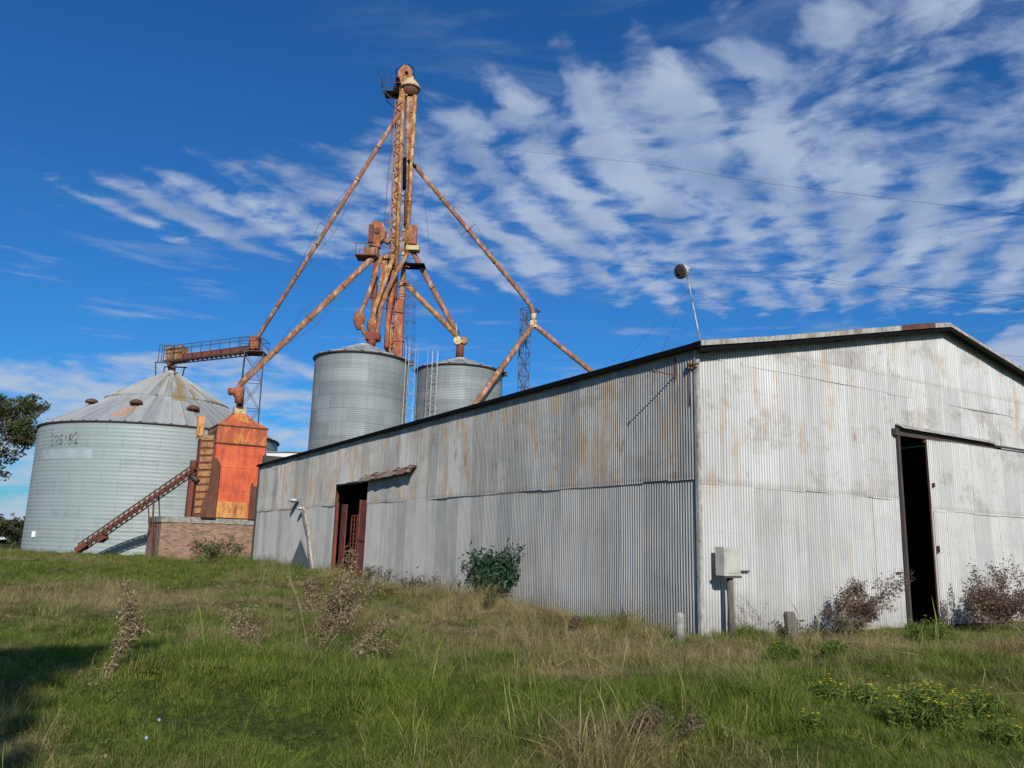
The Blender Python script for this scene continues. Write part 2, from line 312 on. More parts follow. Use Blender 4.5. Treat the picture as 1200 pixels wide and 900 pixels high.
# ------------------------------------------------------------------ helpers
WM = {}
def thing(name, label, cat, loc=(0, 0, 0), rz=0.0, group=None):
    o = bpy.data.objects.new(name, None); col.objects.link(o)
    o.location = loc; o.rotation_euler = (0, 0, rz); o.empty_display_size = 0.3
    o['label'] = label; o['category'] = cat
    if group: o['group'] = group
    WM[o.name] = Matrix.Translation(Vector(loc)) @ Matrix.Rotation(rz, 4, 'Z')
    return o
class MB:
    """collects faces; world=True coordinates are converted to the parent's space on build"""
    def __init__(s): s.v = []; s.f = []; s.uv = []; s.sm = []
    def quad(s, pts, uv=None, sm=False):
        n = len(s.v); s.v += [tuple(p) for p in pts]; s.f.append(tuple(range(n, n + len(pts))))
        s.uv.append(uv or [(0, 0)] * len(pts)); s.sm.append(sm); return s
    def box(s, c, size, ax=None, uvs=True):
        X, Y, Z = ax or (Vector((1, 0, 0)), Vector((0, 1, 0)), Vector((0, 0, 1)))
        c = Vector(c); h = [q / 2 for q in size]
        for a, b_, n_, ha, hb, hn in ((X, Z, -Y, h[0], h[2], h[1]), (-X, Z, Y, h[0], h[2], h[1]), (Y, Z, X, h[1], h[2], h[0]), (-Y, Z, -X, h[1], h[2], h[0]), (X, Y, Z, h[0], h[1], h[2]), (X, -Y, -Z, h[0], h[1], h[2])):
            pp = [c + n_ * hn + a * (sx * ha) + b_ * (sy * hb) for sx, sy in ((-1, -1), (1, -1), (1, 1), (-1, 1))]
            s.quad(pp, [((sx + 1) * ha, (sy + 1) * hb) for sx, sy in ((-1, -1), (1, -1), (1, 1), (-1, 1))])
        return s
    def beam(s, p0, p1, w, h=None, up=Vector((0, 0, 1))):
        p0, p1 = Vector(p0), Vector(p1); d = p1 - p0; L = d.length; d.normalize()
        if abs(d.dot(up)) > 0.99: up = Vector((0, 1, 0))
        x = d.cross(up).normalized(); z = x.cross(d)
        return s.box((p0 + p1) / 2, (w, L, h or w), (x, d, z))
    def tube(s, pts, r, n=8, cap=True):
        pts = [Vector(p) for p in pts]; rs = r if isinstance(r, (list, tuple)) else [r] * len(pts)
        base = len(s.v); px = None
        for i, p in enumerate(pts):
            d = (pts[min(i + 1, len(pts) - 1)] - pts[max(i - 1, 0)]).normalized()
            if px is None: px = d.orthogonal().normalized()
            px = (px - d * px.dot(d)).normalized(); py = d.cross(px)
            for k in range(n):
                a = 2 * math.pi * k / n; s.v.append(tuple(p + (px * math.cos(a) + py * math.sin(a)) * rs[i]))
        for i in range(len(pts) - 1):
            for k in range(n):
                k2 = (k + 1) % n
                s.f.append((base + i * n + k, base + i * n + k2, base + (i + 1) * n + k2, base + (i + 1) * n + k)); s.uv.append([(k / n, i), ((k + 1) / n, i), ((k + 1) / n, i + 1), (k / n, i + 1)]); s.sm.append(True)
        if cap:
            for i, rev in ((0, True), (len(pts) - 1, False)):
                idx = [base + i * n + k for k in range(n)]
                s.f.append(tuple(idx[::-1] if rev else idx)); s.uv.append([(0, 0)] * n); s.sm.append(False)
        return s
    def lathe(s, c, prof, n=48, uvf=None, sm=True, z0=0.0):
        """prof: list of (radius, z); c: centre (x, y)"""
        base = len(s.v); k_ = len(prof)
        for r_, z in prof:
            for k in range(n):
                a = 2 * math.pi * k / n; s.v.append((c[0] + r_ * math.cos(a), c[1] + r_ * math.sin(a), z))
        for i in range(k_ - 1):
            for k in range(n):
                k2 = (k + 1) % n
                s.f.append((base + i * n + k, base + i * n + k2, base + (i + 1) * n + k2, base + (i + 1) * n + k))
                U = lambda kk, ii: (uvf(kk, n, ii, prof) if uvf else (kk / n, ii / k_))
                s.uv.append([U(k, i), U(k + 1, i), U(k + 1, i + 1), U(k, i + 1)]); s.sm.append(sm)
        return s
    def prism(s, poly, d):
        """poly: coplanar points, extruded by vector d"""
        poly = [Vector(p) for p in poly]; d = Vector(d); q = [p + d for p in poly]; n = len(poly)
        s.quad(poly[::-1]); s.quad(q)
        for i in range(n): s.quad([poly[i], poly[(i + 1) % n], q[(i + 1) % n], q[i]], [(0, 0), (1, 0), (1, 1), (0, 1)])
        return s
    def build(s, name, material, parent=None, local=False):
        me = bpy.data.meshes.new(name)
        vs = s.v
        if parent is not None and not local:
            inv = WM[parent.name].inverted(); vs = [tuple(inv @ Vector(p)) for p in vs]
        me.from_pydata(vs, [], s.f)
        ul = me.uv_layers.new(name='UV'); ul.data.foreach_set('uv', np.array([c for f_ in s.uv for p in f_ for c in p], dtype=np.float32))
        me.polygons.foreach_set('use_smooth', s.sm)
        me.materials.append(material); me.update()
        o = bpy.data.objects.new(name, me); col.objects.link(o)
        if parent is not None:
            o.parent = parent; WM[o.name] = WM[parent.name].copy()
        else: WM[o.name] = Matrix.Identity(4)
        return o
def tag(o, label, cat, group=None):
    o['label'] = label; o['category'] = cat
    if group: o['group'] = group
    return o
def recentre(o):
    """move a top-level mesh's origin to its base"""
    me = o.data; n = len(me.vertices); a = np.empty(n * 3); me.vertices.foreach_get('co', a); a = a.reshape(-1, 3)
    c = np.array([(a[:, 0].min() + a[:, 0].max()) / 2, (a[:, 1].min() + a[:, 1].max()) / 2, a[:, 2].min()])
    me.vertices.foreach_set('co', (a - c).ravel()); me.update(); o.location = tuple(c); return o

def vnoise(x, y, seed=0):
    """smooth value noise on numpy arrays"""
    x = np.asarray(x, float); y = np.asarray(y, float)
    xi = np.floor(x).astype(np.int64); yi = np.floor(y).astype(np.int64); fx = x - xi; fy = y - yi
    fx = fx * fx * (3 - 2 * fx); fy = fy * fy * (3 - 2 * fy)
    def h(a, b_):
        k = (a * 374761393 + b_ * 668265263 + seed * 974711) & 0x7fffffff
        k = ((k ^ (k >> 13)) * 1274126177) & 0x7fffffff
        return ((k ^ (k >> 16)) & 0xffff) / 65535.0
    return (h(xi, yi) * (1 - fx) + h(xi + 1, yi) * fx) * (1 - fy) + (h(xi, yi + 1) * (1 - fx) + h(xi + 1, yi + 1) * fx) * fy

# ------------------------------------------------------------------ ground
YAW = R(30.77)
CORNER = Vector((3.599, 15.319, 0.0))
D2 = Vector((math.cos(YAW), math.sin(YAW), 0)); D1 = Vector((-math.sin(YAW), math.cos(YAW), 0)); UP = Vector((0, 0, 1))
def shedloc(x, y):
    ax, ay = x - CORNER.x, y - CORNER.y
    return ax * D2.x + ay * D2.y, ax * D1.x + ay * D1.y
SW, SL = 17.0, 34.4
def gz(x, y):
    x = np.asarray(x, float); y = np.asarray(y, float)
    lx, ly = shedloc(x, y)
    z = 0.30 * (vnoise(x / 3.1 + 9, y / 3.1) - 0.5) + 0.14 * (vnoise(x / 1.3, y / 1.3, 3) - 0.5)
    z = z + 0.22 * np.exp(-((lx + 1.6) / 1.3) ** 2) * np.clip((ly - 1.5) / 5, 0, 1) * np.clip((34 - ly) / 8, 0, 1)
    d = np.maximum(np.maximum(-lx, lx - SW), np.maximum(-ly, ly - SL))
    k = np.clip(d / 1.5, 0, 1)
    far = np.clip((90 - np.hypot(x, y)) / 40, 0, 1)
    near = np.clip(np.hypot(x, y) / 4, 0.0, 1)
    return z * k * far * near
def blob(x, y, px, py, rx, ry):
    g = gnd(px, py); return np.exp(-(((x - g.x) / rx) ** 2 + ((y - g.y) / ry) ** 2))
def dryness(x, y):
    x = np.asarray(x, float); y = np.asarray(y, float)
    n = 0.45 * vnoise(x / 2.2, y / 2.6, 5) + 0.35 * vnoise(x / 0.7, y / 1.0, 6) + 0.20 * vnoise(x / 0.25, y / 0.3, 8)
    d = 0.24 + (n - 0.5) * 1.9
    for px, py, rx, ry, a in ((60, 706, 3.5, 1.1, .55), (170, 716, 2.0, 1.0, .5), (240, 700, 1.5, 1.6, .35), (330, 715, 3.0, 1.4, .35), (560, 745, 2.6, 1.3, .5), (660, 770, 2.2, 1.0, .4), (480, 725, 2.2, 1.5, .3),
                              (760, 770, 2.0, .9, .6), (900, 765, 2.2, 1.0, .7), (620, 800, 1.6, .8, .35), (1060, 800, 1.4, .4, .4), (520, 700, 2.0, 2.0, .3), (1050, 760, 2.6, .9, .60), (1190, 765, 2.0, .9, .6), (1000, 785, 2.0, .5, .4), (620, 720, 1.6, 2.0, .5),
                              (700, 860, .9, .7, .35), (760, 880, .7, .5, .45), (560, 880, .7, .5, .15), (30, 870, .5, .4, .25), (430, 690, 2.0, 3.0, .3), (540, 700, 2.0, 3.0, .35),
                              (300, 850, 1.6, 1.6, -.45), (160, 790, 2.0, 1.4, -.4), (450, 800, 1.6, 1.2, -.3), (1080, 850, .9, .6, -.35), (1140, 790, 1.5, .7, -.55), (950, 850, .8, .6, -.15),
                              (80, 670, 8, 5.0, -.3), (420, 705, 1.5, 1.0, -.35), (130, 760, 2.5, 1.2, -.3), (1030, 742, 1.8, .7, -.4), (60, 850, .8, .8, -.3)):
        d = d + a * blob(x, y, px, py, rx, ry)
    return np.clip(d, 0, 1)
def ground():
    xs = np.concatenate([[-4000, -1500, -600, -250, -130], np.arange(-70, 50, 0.5), [80, 150, 300, 700, 1600, 4000]])
    ys = np.concatenate([[-400, -100, -30, -10], np.arange(-4, 100, 0.5), [115, 140, 190, 300, 600, 1200, 2500, 6000]])
    gx, gy = np.meshgrid(xs, ys); z = gz(gx, gy)
    vs = np.stack([gx.ravel(), gy.ravel(), z.ravel()], 1); nx, ny = len(xs), len(ys)
    i = np.arange(nx - 1)[None, :] + np.arange(ny - 1)[:, None] * nx
    f = np.stack([i, i + 1, i + 1 + nx, i + nx], -1).reshape(-1, 4)
    me = bpy.data.meshes.new('ground'); me.from_pydata(vs.tolist(), [], f.tolist())
    at_ = me.attributes.new('dry', 'FLOAT', 'POINT'); at_.data.foreach_set('value', dryness(gx, gy).ravel().astype(np.float32))
    me.polygons.foreach_set('use_smooth', [True] * len(f))
    def gm(nt, b):
        a = nt.nodes.new('ShaderNodeAttribute'); a.attribute_name = 'dry'; d = S(a.outputs['Fac'])
        p = pos(nt)
        n1 = noise(p, 2.2, 8, 0.7); n2 = noise(p, 14, 5, 0.7); n3 = noise(p, 0.25, 5, 0.6)
        b.inputs['Specular IOR Level'].default_value = 0.05
        c = mixc(smooth(n2, 0.3, 0.7), (0.030, 0.045, 0.010), (0.085, 0.105, 0.025))
        c = mixc(smooth(d + (n1 - 0.5) * 0.8, 0.25, 0.85), c, (0.15, 0.12, 0.055))
        c = mixc(smooth(n3, 0.45, 0.65) * 0.4, c, (0.07, 0.085, 0.025))
        add_bump(nt, b, n2 + n1, 0.8, 0.08)
        return c
    me.materials.append(mat('grassy_soil', gm, 0.95))
    o = bpy.data.objects.new('ground', me); col.objects.link(o); o['kind'] = 'structure'
ground()

# ------------------------------------------------------------------ shed (local: x along the gable front, y along the left side)
shed = thing('metal_shed', 'large weathered corrugated metal shed with gabled front and partly open sliding door', 'shed', CORNER, YAW)
RIDGE_X, EAVE, SLOPE = 8.5, 5.46, 0.214
def roofline(x): return EAVE + SLOPE * (x if x < RIDGE_X else 2 * RIDGE_X - x)
def corr(mb, fpos, u0, u1, z0f, z1f, pitch=0.076, amp=0.0145, sheet=0.76, nz=6, seed=1, jit=0.018, wob=0.016):
    """vertical corrugated sheeting; fpos(u, z, n) -> point, n = outward offset"""
    r_ = random.Random(seed); step = pitch / 6
    u = u0; si = math.floor(u0 / sheet)
    while u < u1 - 1e-6:
        ue = min((si + 1) * sheet, u1); k = max(1, int(round((ue - u) / step)))
        dz = r_.uniform(-jit, jit); off = (si % 2) * 0.003 + r_.uniform(0, 0.003); tl = r_.uniform(-0.004, 0.004)
        base = len(mb.v)
        for i in range(k + 1):
            uu = u + (ue - u) * i / k; za = z0f(uu) + dz; zb = z1f(uu)
            for j in range(nz + 1):
                z = za + (zb - za) * j / nz
                n_ = amp * math.cos(2 * math.pi * uu / pitch) + off + tl * (i / k - 0.5) + wob * (float(vnoise(uu * 0.9 + 50, z * 0.7 + 50, seed)) - 0.5) * 2
                mb.v.append(tuple(fpos(uu, z, n_)))
        for i in range(k):
            for j in range(nz):
                a = base + i * (nz + 1) + j; b_ = a + nz + 1
                mb.f.append((a, b_, b_ + 1, a + 1)); mb.sm.append(True)
                ua, ub = u + (ue - u) * i / k, u + (ue - u) * (i + 1) / k
                mb.uv.append([(ua + 1e-3 * 0, mb.v[a][2]), (ub - 1e-4, mb.v[b_][2]), (ub - 1e-4, mb.v[b_ + 1][2]), (ua, mb.v[a + 1][2])])
        u = ue; si += 1
fp = lambda off: (lambda u_, z, n_: (u_, -off - n_, z))
lp = lambda off: (lambda u_, z, n_: (-off - n_, u_, z))
cst = lambda z: (lambda u_: z)
DX0, DX1, DZ = 6.38, 10.9, 4.43
mb = MB()
corr(mb, fp(0), 0.0, DX0, cst(-0.15), cst(2.93), seed=1)
corr(mb, fp(0), DX1, SW, cst(-0.15), cst(2.93), seed=2)
corr(mb, fp(.014), 0.0, DX0, cst(2.85), cst(5.40), seed=3)
corr(mb, fp(.014), DX0, DX1, cst(DZ), cst(5.40), seed=4)
corr(mb, fp(.014), DX1, SW, cst(2.78), cst(5.40), seed=5)
corr(mb, fp(.028), 0.0, SW, lambda x: 5.33 if 0.3 < x < SW - .3 else 5.33, lambda x: max(roofline(x), 5.34), seed=6, nz=4)
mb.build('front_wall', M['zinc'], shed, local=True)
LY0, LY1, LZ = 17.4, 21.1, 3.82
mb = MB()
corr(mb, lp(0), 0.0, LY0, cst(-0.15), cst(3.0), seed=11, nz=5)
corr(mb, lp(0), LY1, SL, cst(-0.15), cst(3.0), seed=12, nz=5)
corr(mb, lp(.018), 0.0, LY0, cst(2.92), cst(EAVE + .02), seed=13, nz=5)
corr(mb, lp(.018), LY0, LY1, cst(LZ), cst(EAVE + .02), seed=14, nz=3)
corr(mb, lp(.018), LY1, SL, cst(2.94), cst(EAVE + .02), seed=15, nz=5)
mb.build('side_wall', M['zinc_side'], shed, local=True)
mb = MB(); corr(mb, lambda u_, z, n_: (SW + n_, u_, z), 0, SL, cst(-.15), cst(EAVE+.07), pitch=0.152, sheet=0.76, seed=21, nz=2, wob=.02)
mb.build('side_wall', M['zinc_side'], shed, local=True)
mb = MB(); corr(mb, lambda u_, z, n_: (u_, SL + n_, z), -.02, SW+.03, cst(-.15), lambda x: roofline(x)+.09, pitch=0.152, seed=22, nz=2)
mb.build('back_wall', M['zinc'], shed, local=True)
mb = MB(); OH = 0.30
for sgn in (0, 1):                                     # roof sheets, corrugated down the slope
    x_e, x_r = (-0.10, RIDGE_X) if sgn == 0 else (SW + 0.10, RIDGE_X)
    n = int((SL + 2 * OH) / (0.152 / 4))
    prev = None
    for i in range(n + 1):
        yy = -OH + (SL + 2 * OH) * i / n; bz = 0.012 * math.cos(2 * math.pi * yy / 0.152) + 0.10
        a = (x_e, yy, EAVE + SLOPE * -0.10 + bz); b_ = (x_r, yy, EAVE + SLOPE * RIDGE_X + bz)
        if prev: mb.quad([prev[0], a, b_, prev[1]] if sgn else [a, prev[0], prev[1], b_], [(yy, 0), (yy, 0.01), (yy, 8.6), (yy, 8.61)], True)
        prev = (a, b_)
roof = mb.build('roof', M['zinc_roof'], shed, local=True)
mb = MB()
for (xa, xb) in ((-0.12, RIDGE_X), (SW + 0.12, RIDGE_X)):          # barge boards blackened to stand in for shade under the roof edge
    za, zb = roofline(max(0, min(SW, xa))) - .02, roofline(xb)
    mb.prism([(xa, -OH + .02, za + .01), (xb, -OH + .02, zb + .01), (xb, -OH + .02, zb - .085), (xa, -OH + .02, za - .085)], (0, .05, 0))
for k in range(5):
    xk = (0.2, 4.3, 8.5, 12.7, 16.8)[k]; mb.box((xk, -0.13, roofline(xk) - .03), (.07, .24, .10))
mb.build('barge_board_shade', M['black'], roof, local=True)
mb = MB()                                              # pale flashing pieces along the rake, each a little out of line
def flash(xa, xb, mbx, h=0.10, dy=0.0):
    za, zb = roofline(max(0, min(SW, xa))), roofline(max(0, min(SW, xb)))
    y0 = -OH - .012 - dy
    mbx.prism([(xa, y0, za + .018), (xb, y0, zb + .018), (xb, y0, zb + .018 + h), (xa, y0, za + .018 + h)], (0, .01, 0))
    mbx.prism([(xa, y0, za + .02 + h), (xb, y0, zb + .02 + h), (xb, y0 + .28, zb + .02 + h), (xa, y0 + .28, za + .02 + h)], (0, 0, .006))
for fa in ((-0.12, 1.85), (1.83, 4.4, .10, .006), (4.38, 6.45, .11, 0), (7.75, 8.52, .11, .004), (8.5, 10.6, .07, .003), (10.58, 12.9, .075, .006), (12.88, 15.1, .07, .003), (15.08, SW + .12, .07, .006)):
    mb = MB(); flash(fa[0], fa[1], mb, *fa[2:]); mb.build('rake_flashing', M['flash'], roof, local=True)
mb = MB(); flash(6.4, 7.8, mb, .12, .012)
o = mb.build('rake_flashing', M['rust'], roof, local=True); o['label'] = 'rust brown piece of roof edge flashing near the ridge'
mb = MB(); mb.box((-0.13, SL / 2, EAVE + .045), (.06, SL + 2 * OH, .11)); mb.build('eave_trim', M['black'], roof, local=True)
mb = MB()
mb.box((-0.045, -0.052, 2.7), (.012, .08, 5.5)); mb.box((.0, -0.09, 2.7), (.07, .012, 5.5))
mb.build('corner_flashing', M['flash'], shed, local=True)
# inner frame seen through the openings
mb = MB()
for yy in np.arange(0.25, SL, 4.25):
    for xx in (0.16, SW - 0.16): mb.box((xx, yy, EAVE / 2), (.16, .16, EAVE))
    mb.beam((0.16, yy, EAVE - .15), (RIDGE_X, yy, roofline(RIDGE_X) - .2), .12); mb.beam((SW - .16, yy, EAVE - .15), (RIDGE_X, yy, roofline(RIDGE_X) - .2), .12)
mb.build('inner_frame', M['rust'], shed, local=True)
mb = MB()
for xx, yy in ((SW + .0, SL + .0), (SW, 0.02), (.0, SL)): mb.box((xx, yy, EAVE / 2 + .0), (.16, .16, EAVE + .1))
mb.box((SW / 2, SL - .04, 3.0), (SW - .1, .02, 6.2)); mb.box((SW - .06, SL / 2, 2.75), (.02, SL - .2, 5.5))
mb.build('added_light_block_lining', M['interior'], shed, local=True)  # added lining, blocks sky light leaking through the wall joints
# front sliding door, its track and the dark jamb
mb = MB()
corr(mb, fp(.10), 7.42, 12.7, cst(0.04), cst(2.70), seed=31, nz=5, sheet=1.14)
corr(mb, fp(.112), 7.42, 12.7, cst(2.64), cst(4.36), seed=32, nz=4, sheet=1.14)
door = mb.build('sliding_door', M['zinc_door'], shed, local=True)
mb = MB()
mb.box((7.46, -0.075, 2.2), (.07, .05, 4.3)); mb.box((10.0, -0.075, 0.1), (5.3, .05, .08)); mb.box((10.0, -0.075, 4.3), (5.3, .05, .08)); mb.box((12.64, -0.075, 2.2), (.07, .05, 4.3))
mb.build('door_frame', M['rust'], door, local=True)
mb = MB(); mb.box((7.50, -0.15, 1.75), (.03, .05, .16)); mb.build('door_handle', M['dark_steel'], door, local=True)
mb = MB(); mb.box((7.5, -.15, 3.25), (.04, .04, .10)); mb.build('door_latch', M['dark_steel'], door, local=True)
mb = MB(); mb.prism([(6.30, -.05, 4.62), (10.3, -.05, 4.57), (10.3, -.25, 4.47), (6.30, -.25, 4.50)], (0, 0, .012)); mb.build('track_hood', M['flash'], shed, local=True)
mb = MB(); mb.box((8.3, -0.06, 4.42), (4.2, .12, .16)); mb.box((11.9, -0.13, 4.44), (3.6, .04, .05)); mb.box((6.34, -.07, 2.2), (.07, .06, 4.5)); mb.build('door_track', M['dark_steel'], shed, local=True)
# side door: rusty leaves just inside, a grid gate behind, bent rusty hood above
mb = MB(); mb.box((.05, LY1 - .10, 1.5), (.12, .16, 3.1)); mb.box((.26, LY1 - .42, 1.52), (.04, .62, 2.96)); mb.build('side_door_leaf', M['rust_red'], shed, local=True)
mb = MB(); mb.box((.03, LY0 + .38, 1.55), (.05, .74, 3.05)); mb.box((.0, LY0 + .75, 1.55), (.06, .06, 3.1)); mb.box((-.02, LY0 + .38, .12), (.04, .70, .10)); mb.box((-.02, LY0 + .38, 1.6), (.04, .70, .08))
mb.build('side_door_leaf', M['rust_red'], shed, local=True)
mb = MB()
for k in range(11): mb.box((.75, LY0 + .3 + k * .34, 1.3), (.03, .05, 2.6))
for k in range(14): mb.box((.76, (LY0 + LY1) / 2, .1 + k * .19), (.03, 3.6, .05))
mb.build('grid_gate', M['rust_red'], shed, local=True)
mb = MB(); mb.box((.10, (LY0 + LY1) / 2, LZ + .02), (.18, LY1 - LY0 + .2, .16)); mb.build('door_lintel', M['dark_steel'], shed, local=True)
mb = MB(); prof = [(-.02, .20), (-.16, .19), (-.27, .10), (-.29, -.05), (-.24, -.04), (-.22, .07), (-.12, .13), (-.02, .14)]
n = 26
for i in range(n):
    ya, yb = 13.0 + 4.7 * i / n, 13.0 + 4.7 * (i + 1) / n
    ja, jb = (.03 * math.sin(i * 1.1) * (vnoise(i * .6, 0, 4) * 2), .03 * math.sin((i + 1) * 1.1) * (vnoise((i + 1) * .6, 0, 4) * 2))
    for k in range(len(prof) - 1):
        a, b_ = prof[k], prof[k + 1]
        s_a, s_b = (LZ + .05 - .10 * (i / n)), (LZ + .05 - .10 * ((i + 1) / n))
        mb.quad([(a[0] + ja * (k in (2, 3, 4)), ya, s_a + a[1]), (b_[0], ya, s_a + b_[1] + ja), (b_[0], yb, s_b + b_[1] + jb), (a[0] + jb * (k in (2, 3, 4)), yb, s_b + a[1])], None, True)
mb.build('track_hood', mat('rust_streaked_zinc', rusty((0.46, 0.38, 0.30), (0.24, 0.10, 0.055), 0.55, 2.0), 0.7), shed, local=True)
# ledge drip marks / small ventilation slots on the front
for xx, w_ in ((1.17, .26), (6.10, .20)): mb = MB(); mb.box((xx, -.045, 1.2), (w_, .03, .032)); mb.build('wall_slot', M['dark_steel'], shed, local=True)
# dark triangle standing in for shade at the foot of the left wall, and the rusty board beside it
def S3(x, y, z): return CORNER + D2 * x + D1 * y + UP * z
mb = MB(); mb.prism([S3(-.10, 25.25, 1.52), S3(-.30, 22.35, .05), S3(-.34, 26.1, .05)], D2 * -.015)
tri = recentre(mb.build('shade_triangle', mat('shade_grey', rusty((0.10, 0.12, 0.13), (0.14, 0.14, 0.14), 0.2, 2.0), 0.6))); tag(tri, 'dark grey triangle standing in for shade on the shed wall left of the side door', 'painted shade')
mb = MB(); pts = [S3(-.16, 25.1, 2.9), S3(-.20, 24.0, 1.9), S3(-.30, 23.3, 1.2), S3(-.36, 22.2, .0)]
for a, b_ in zip(pts[:-1], pts[1:]): mb.beam(a, b_, .26, .07, D2 * -1)
chute = recentre(mb.build('leaning_board', mat('flaking_pale_board', rusty((0.52, 0.46, 0.38), (0.26, 0.16, 0.10), 0.4, 3.0), 0.8))); tag(chute, 'pale rust-flecked board leaning against the shed wall beside the dark triangle', 'board')
def hood(y, z, s, label):
    t_ = thing('wall_lamp', label, 'lamp', S3(-.05, y, z), YAW, 'small lamps on the shed side wall')
    mb = MB()
    prof = [(s * .10, s * .22), (s * .55, s * .12), (s * .62, -.02), (s * .60, -s * .20)]
    mb.lathe((-s * .45, 0), prof, 16); mb.build('lamp_shade', M['steel'], t_, local=True)
    mb = MB(); mb.lathe((-s * .45, 0), [(s * .01, -s * .32), (s * .3, -s * .28), (s * .42, -s * .10), (s * .4, .0)], 12); mb.build('lamp_bowl', M['black'], t_, local=True)
    mb = MB(); mb.tube([(0.04, 0, s * .1), (-s * .45, 0, s * .24)], .02, 6); mb.build('bracket', M['rust'], t_, local=True)
hood(26.4, 3.35, .42, 'pale rounded wall lamp, the upper one, on the left end of the shed side wall')
hood(25.3, 2.95, .34, 'small rust-stained wall lamp just below the pale one, above the leaning board')
mb = MB(); mb.beam(S3(0, .52, 5.03), S3(-.62, .52, 5.05), .022); mb.beam(S3(-.035, .52, 5.4), S3(-.035, .52, 4.95), .03, .02); mb.tube([S3(-.61, .52, 5.09), S3(-.61, .52, 5.01)], .018, 6)
tag(recentre(mb.build('wall_bracket', M['rust'])), 'rusty steel bracket sticking out high on the shed side wall near the corner', 'bracket')
mb = MB(); mb.box(S3(-.08, .07, 5.14), (.07, .07, .12)); mb.tube([S3(-.06, .07, 5.1), S3(-.06, .08, 4.8), S3(-.05, .11, 4.35)], .008, 6); mb.tube([S3(-.1, .1, 5.15), S3(-.09, -.20, 5.14)], .02, 6)
tag(recentre(mb.build('junction_box', M['rust'])), 'small rusty junction box with cable at the top of the shed corner', 'junction box')

# ------------------------------------------------------------------ silos
def silo(cx, cy, r, z1, za, wallm, roofm, label, nseg, pitch, amp, panels, apex_r=.45, base=-.3, grp=None):
    t_ = thing('grain_silo', label, 'silo', (cx, cy, 0), 0, grp)
    nz = int((z1 - base) / (pitch / 6)); prof = [(r + amp * math.cos(2 * math.pi * (base + (z1 - base) * i / nz) / pitch), base + (z1 - base) * i / nz) for i in range(nz + 1)]
    mb = MB(); mb.lathe((0, 0), prof, nseg, lambda k, n, i, p: (2 * math.pi * r * k / n, p[i][1])); mb.build('wall', wallm, t_, local=True)
    mb = MB(); n = panels * 6; ro = r + .12
    tiers = [(ro, z1 + .0), (r * .52, z1 + (za - z1) * .49), (r * .52 + .10, z1 + (za - z1) * .50), (apex_r, za)]
    base_i = len(mb.v)
    rings = []
    for a, b_ in ((0, 1), (2, 3)):
        for j in range(7):
            q = j / 6; rr = tiers[a][0] + (tiers[b_][0] - tiers[a][0]) * q; zz_ = tiers[a][1] + (tiers[b_][1] - tiers[a][1]) * q + (.09 if a == 2 else 0)
            rings.append((rr, zz_, (a == 2) * .5 + q * .5))
    for rr, zz_, _ in rings:
        for k in range(n):
            kk = k % 6; rib = (.07 if kk == 0 else (0.0)) ; th = 2 * math.pi * (k + (.0 if kk else 0)) / n
            sag = 0
            mb.v.append((rr * math.cos(th), rr * math.sin(th), zz_ + rib * min(1, rr / 2)))
    for i in range(len(rings) - 1):
        for k in range(n):
            k2 = (k + 1) % n
            mb.f.append((base_i + i * n + k, base_i + i * n + k2, base_i + (i + 1) * n + k2, base_i + (i + 1) * n + k)); mb.sm.append(False)
            ua, ub = (k + .5) / 6 - .5 / 6 + .001, (k + 1) / 6 - .001
            mb.uv.append([(ua, rings[i][2]), (ub, rings[i][2]), (ub, rings[i + 1][2]), (ua, rings[i + 1][2])])
    rf = mb.build('roof', roofm, t_, local=True)
    mb = MB(); mb.lathe((0, 0), [(r + .02, z1 - .10), (r + .15, z1 - .09), (r + .15, z1 + .0), (r + .02, z1 + .02)], nseg); mb.build('eave_ring', M['dark_steel'], t_, local=True)
    mb = MB(); mb.lathe((0, 0), [(apex_r + .1, za - .05), (apex_r + .1, za + .12), (apex_r * .7, za + .22), (.01, za + .24)], 20); mb.build('roof_cap', M['steel'], rf, local=True)
    return t_, rf
BX, BY, BR, BZ, BA = -29.87, 68.47, 9.43, 9.77, 15.4
big, bigroof = silo(BX, BY, BR, BZ, BA, M['silo_big'], M['silo_roof'], 'wide round galvanised silo with conical roof and painted number, behind the brick base', 120, 0.29, 0.009, 56)
def facecyl(az_deg, z, r): a = R(az_deg); return Vector((BX + r * math.cos(a), BY + r * math.sin(a), z))
# bearings on the wall as seen by the camera
def on_silo(px, py):
    d = ray(px, py); o2 = Vector((CAM.x - BX, CAM.y - BY)); dd = Vector((d.x, d.y)); a = dd.dot(dd); b_ = 2 * o2.dot(dd); c_ = o2.dot(o2) - (BR + .03) ** 2
    t_ = (-b_ - math.sqrt(b_ * b_ - 4 * a * c_)) / (2 * a); p = CAM + d * t_; return math.degrees(math.atan2(p.y - BY, p.x - BX)), p.z
a0, z_lo = on_silo(58, 522); a1, z_hi = on_silo(92, 510)
cu = bpy.data.curves.new('num', 'FONT'); cu.body = '226182'; cu.size = 1.0; cu.resolution_u = 3
co = bpy.data.objects.new('num', cu); col.objects.link(co); dg = bpy.context.evaluated_depsgraph_get(); dg.update()
me = bpy.data.meshes.new_from_object(co.evaluated_get(dg)); bpy.data.objects.remove(co); bpy.data.curves.remove(cu)
bm = bmesh.new(); bm.from_mesh(me)
bmesh.ops.solidify(bm, geom=bm.faces[:], thickness=.02)
xs_ = [v_.co.x for v_ in bm.verts]; x0, x1 = min(xs_), max(xs_); ys_ = [v_.co.y for v_ in bm.verts]; y0, y1 = min(ys_), max(ys_)
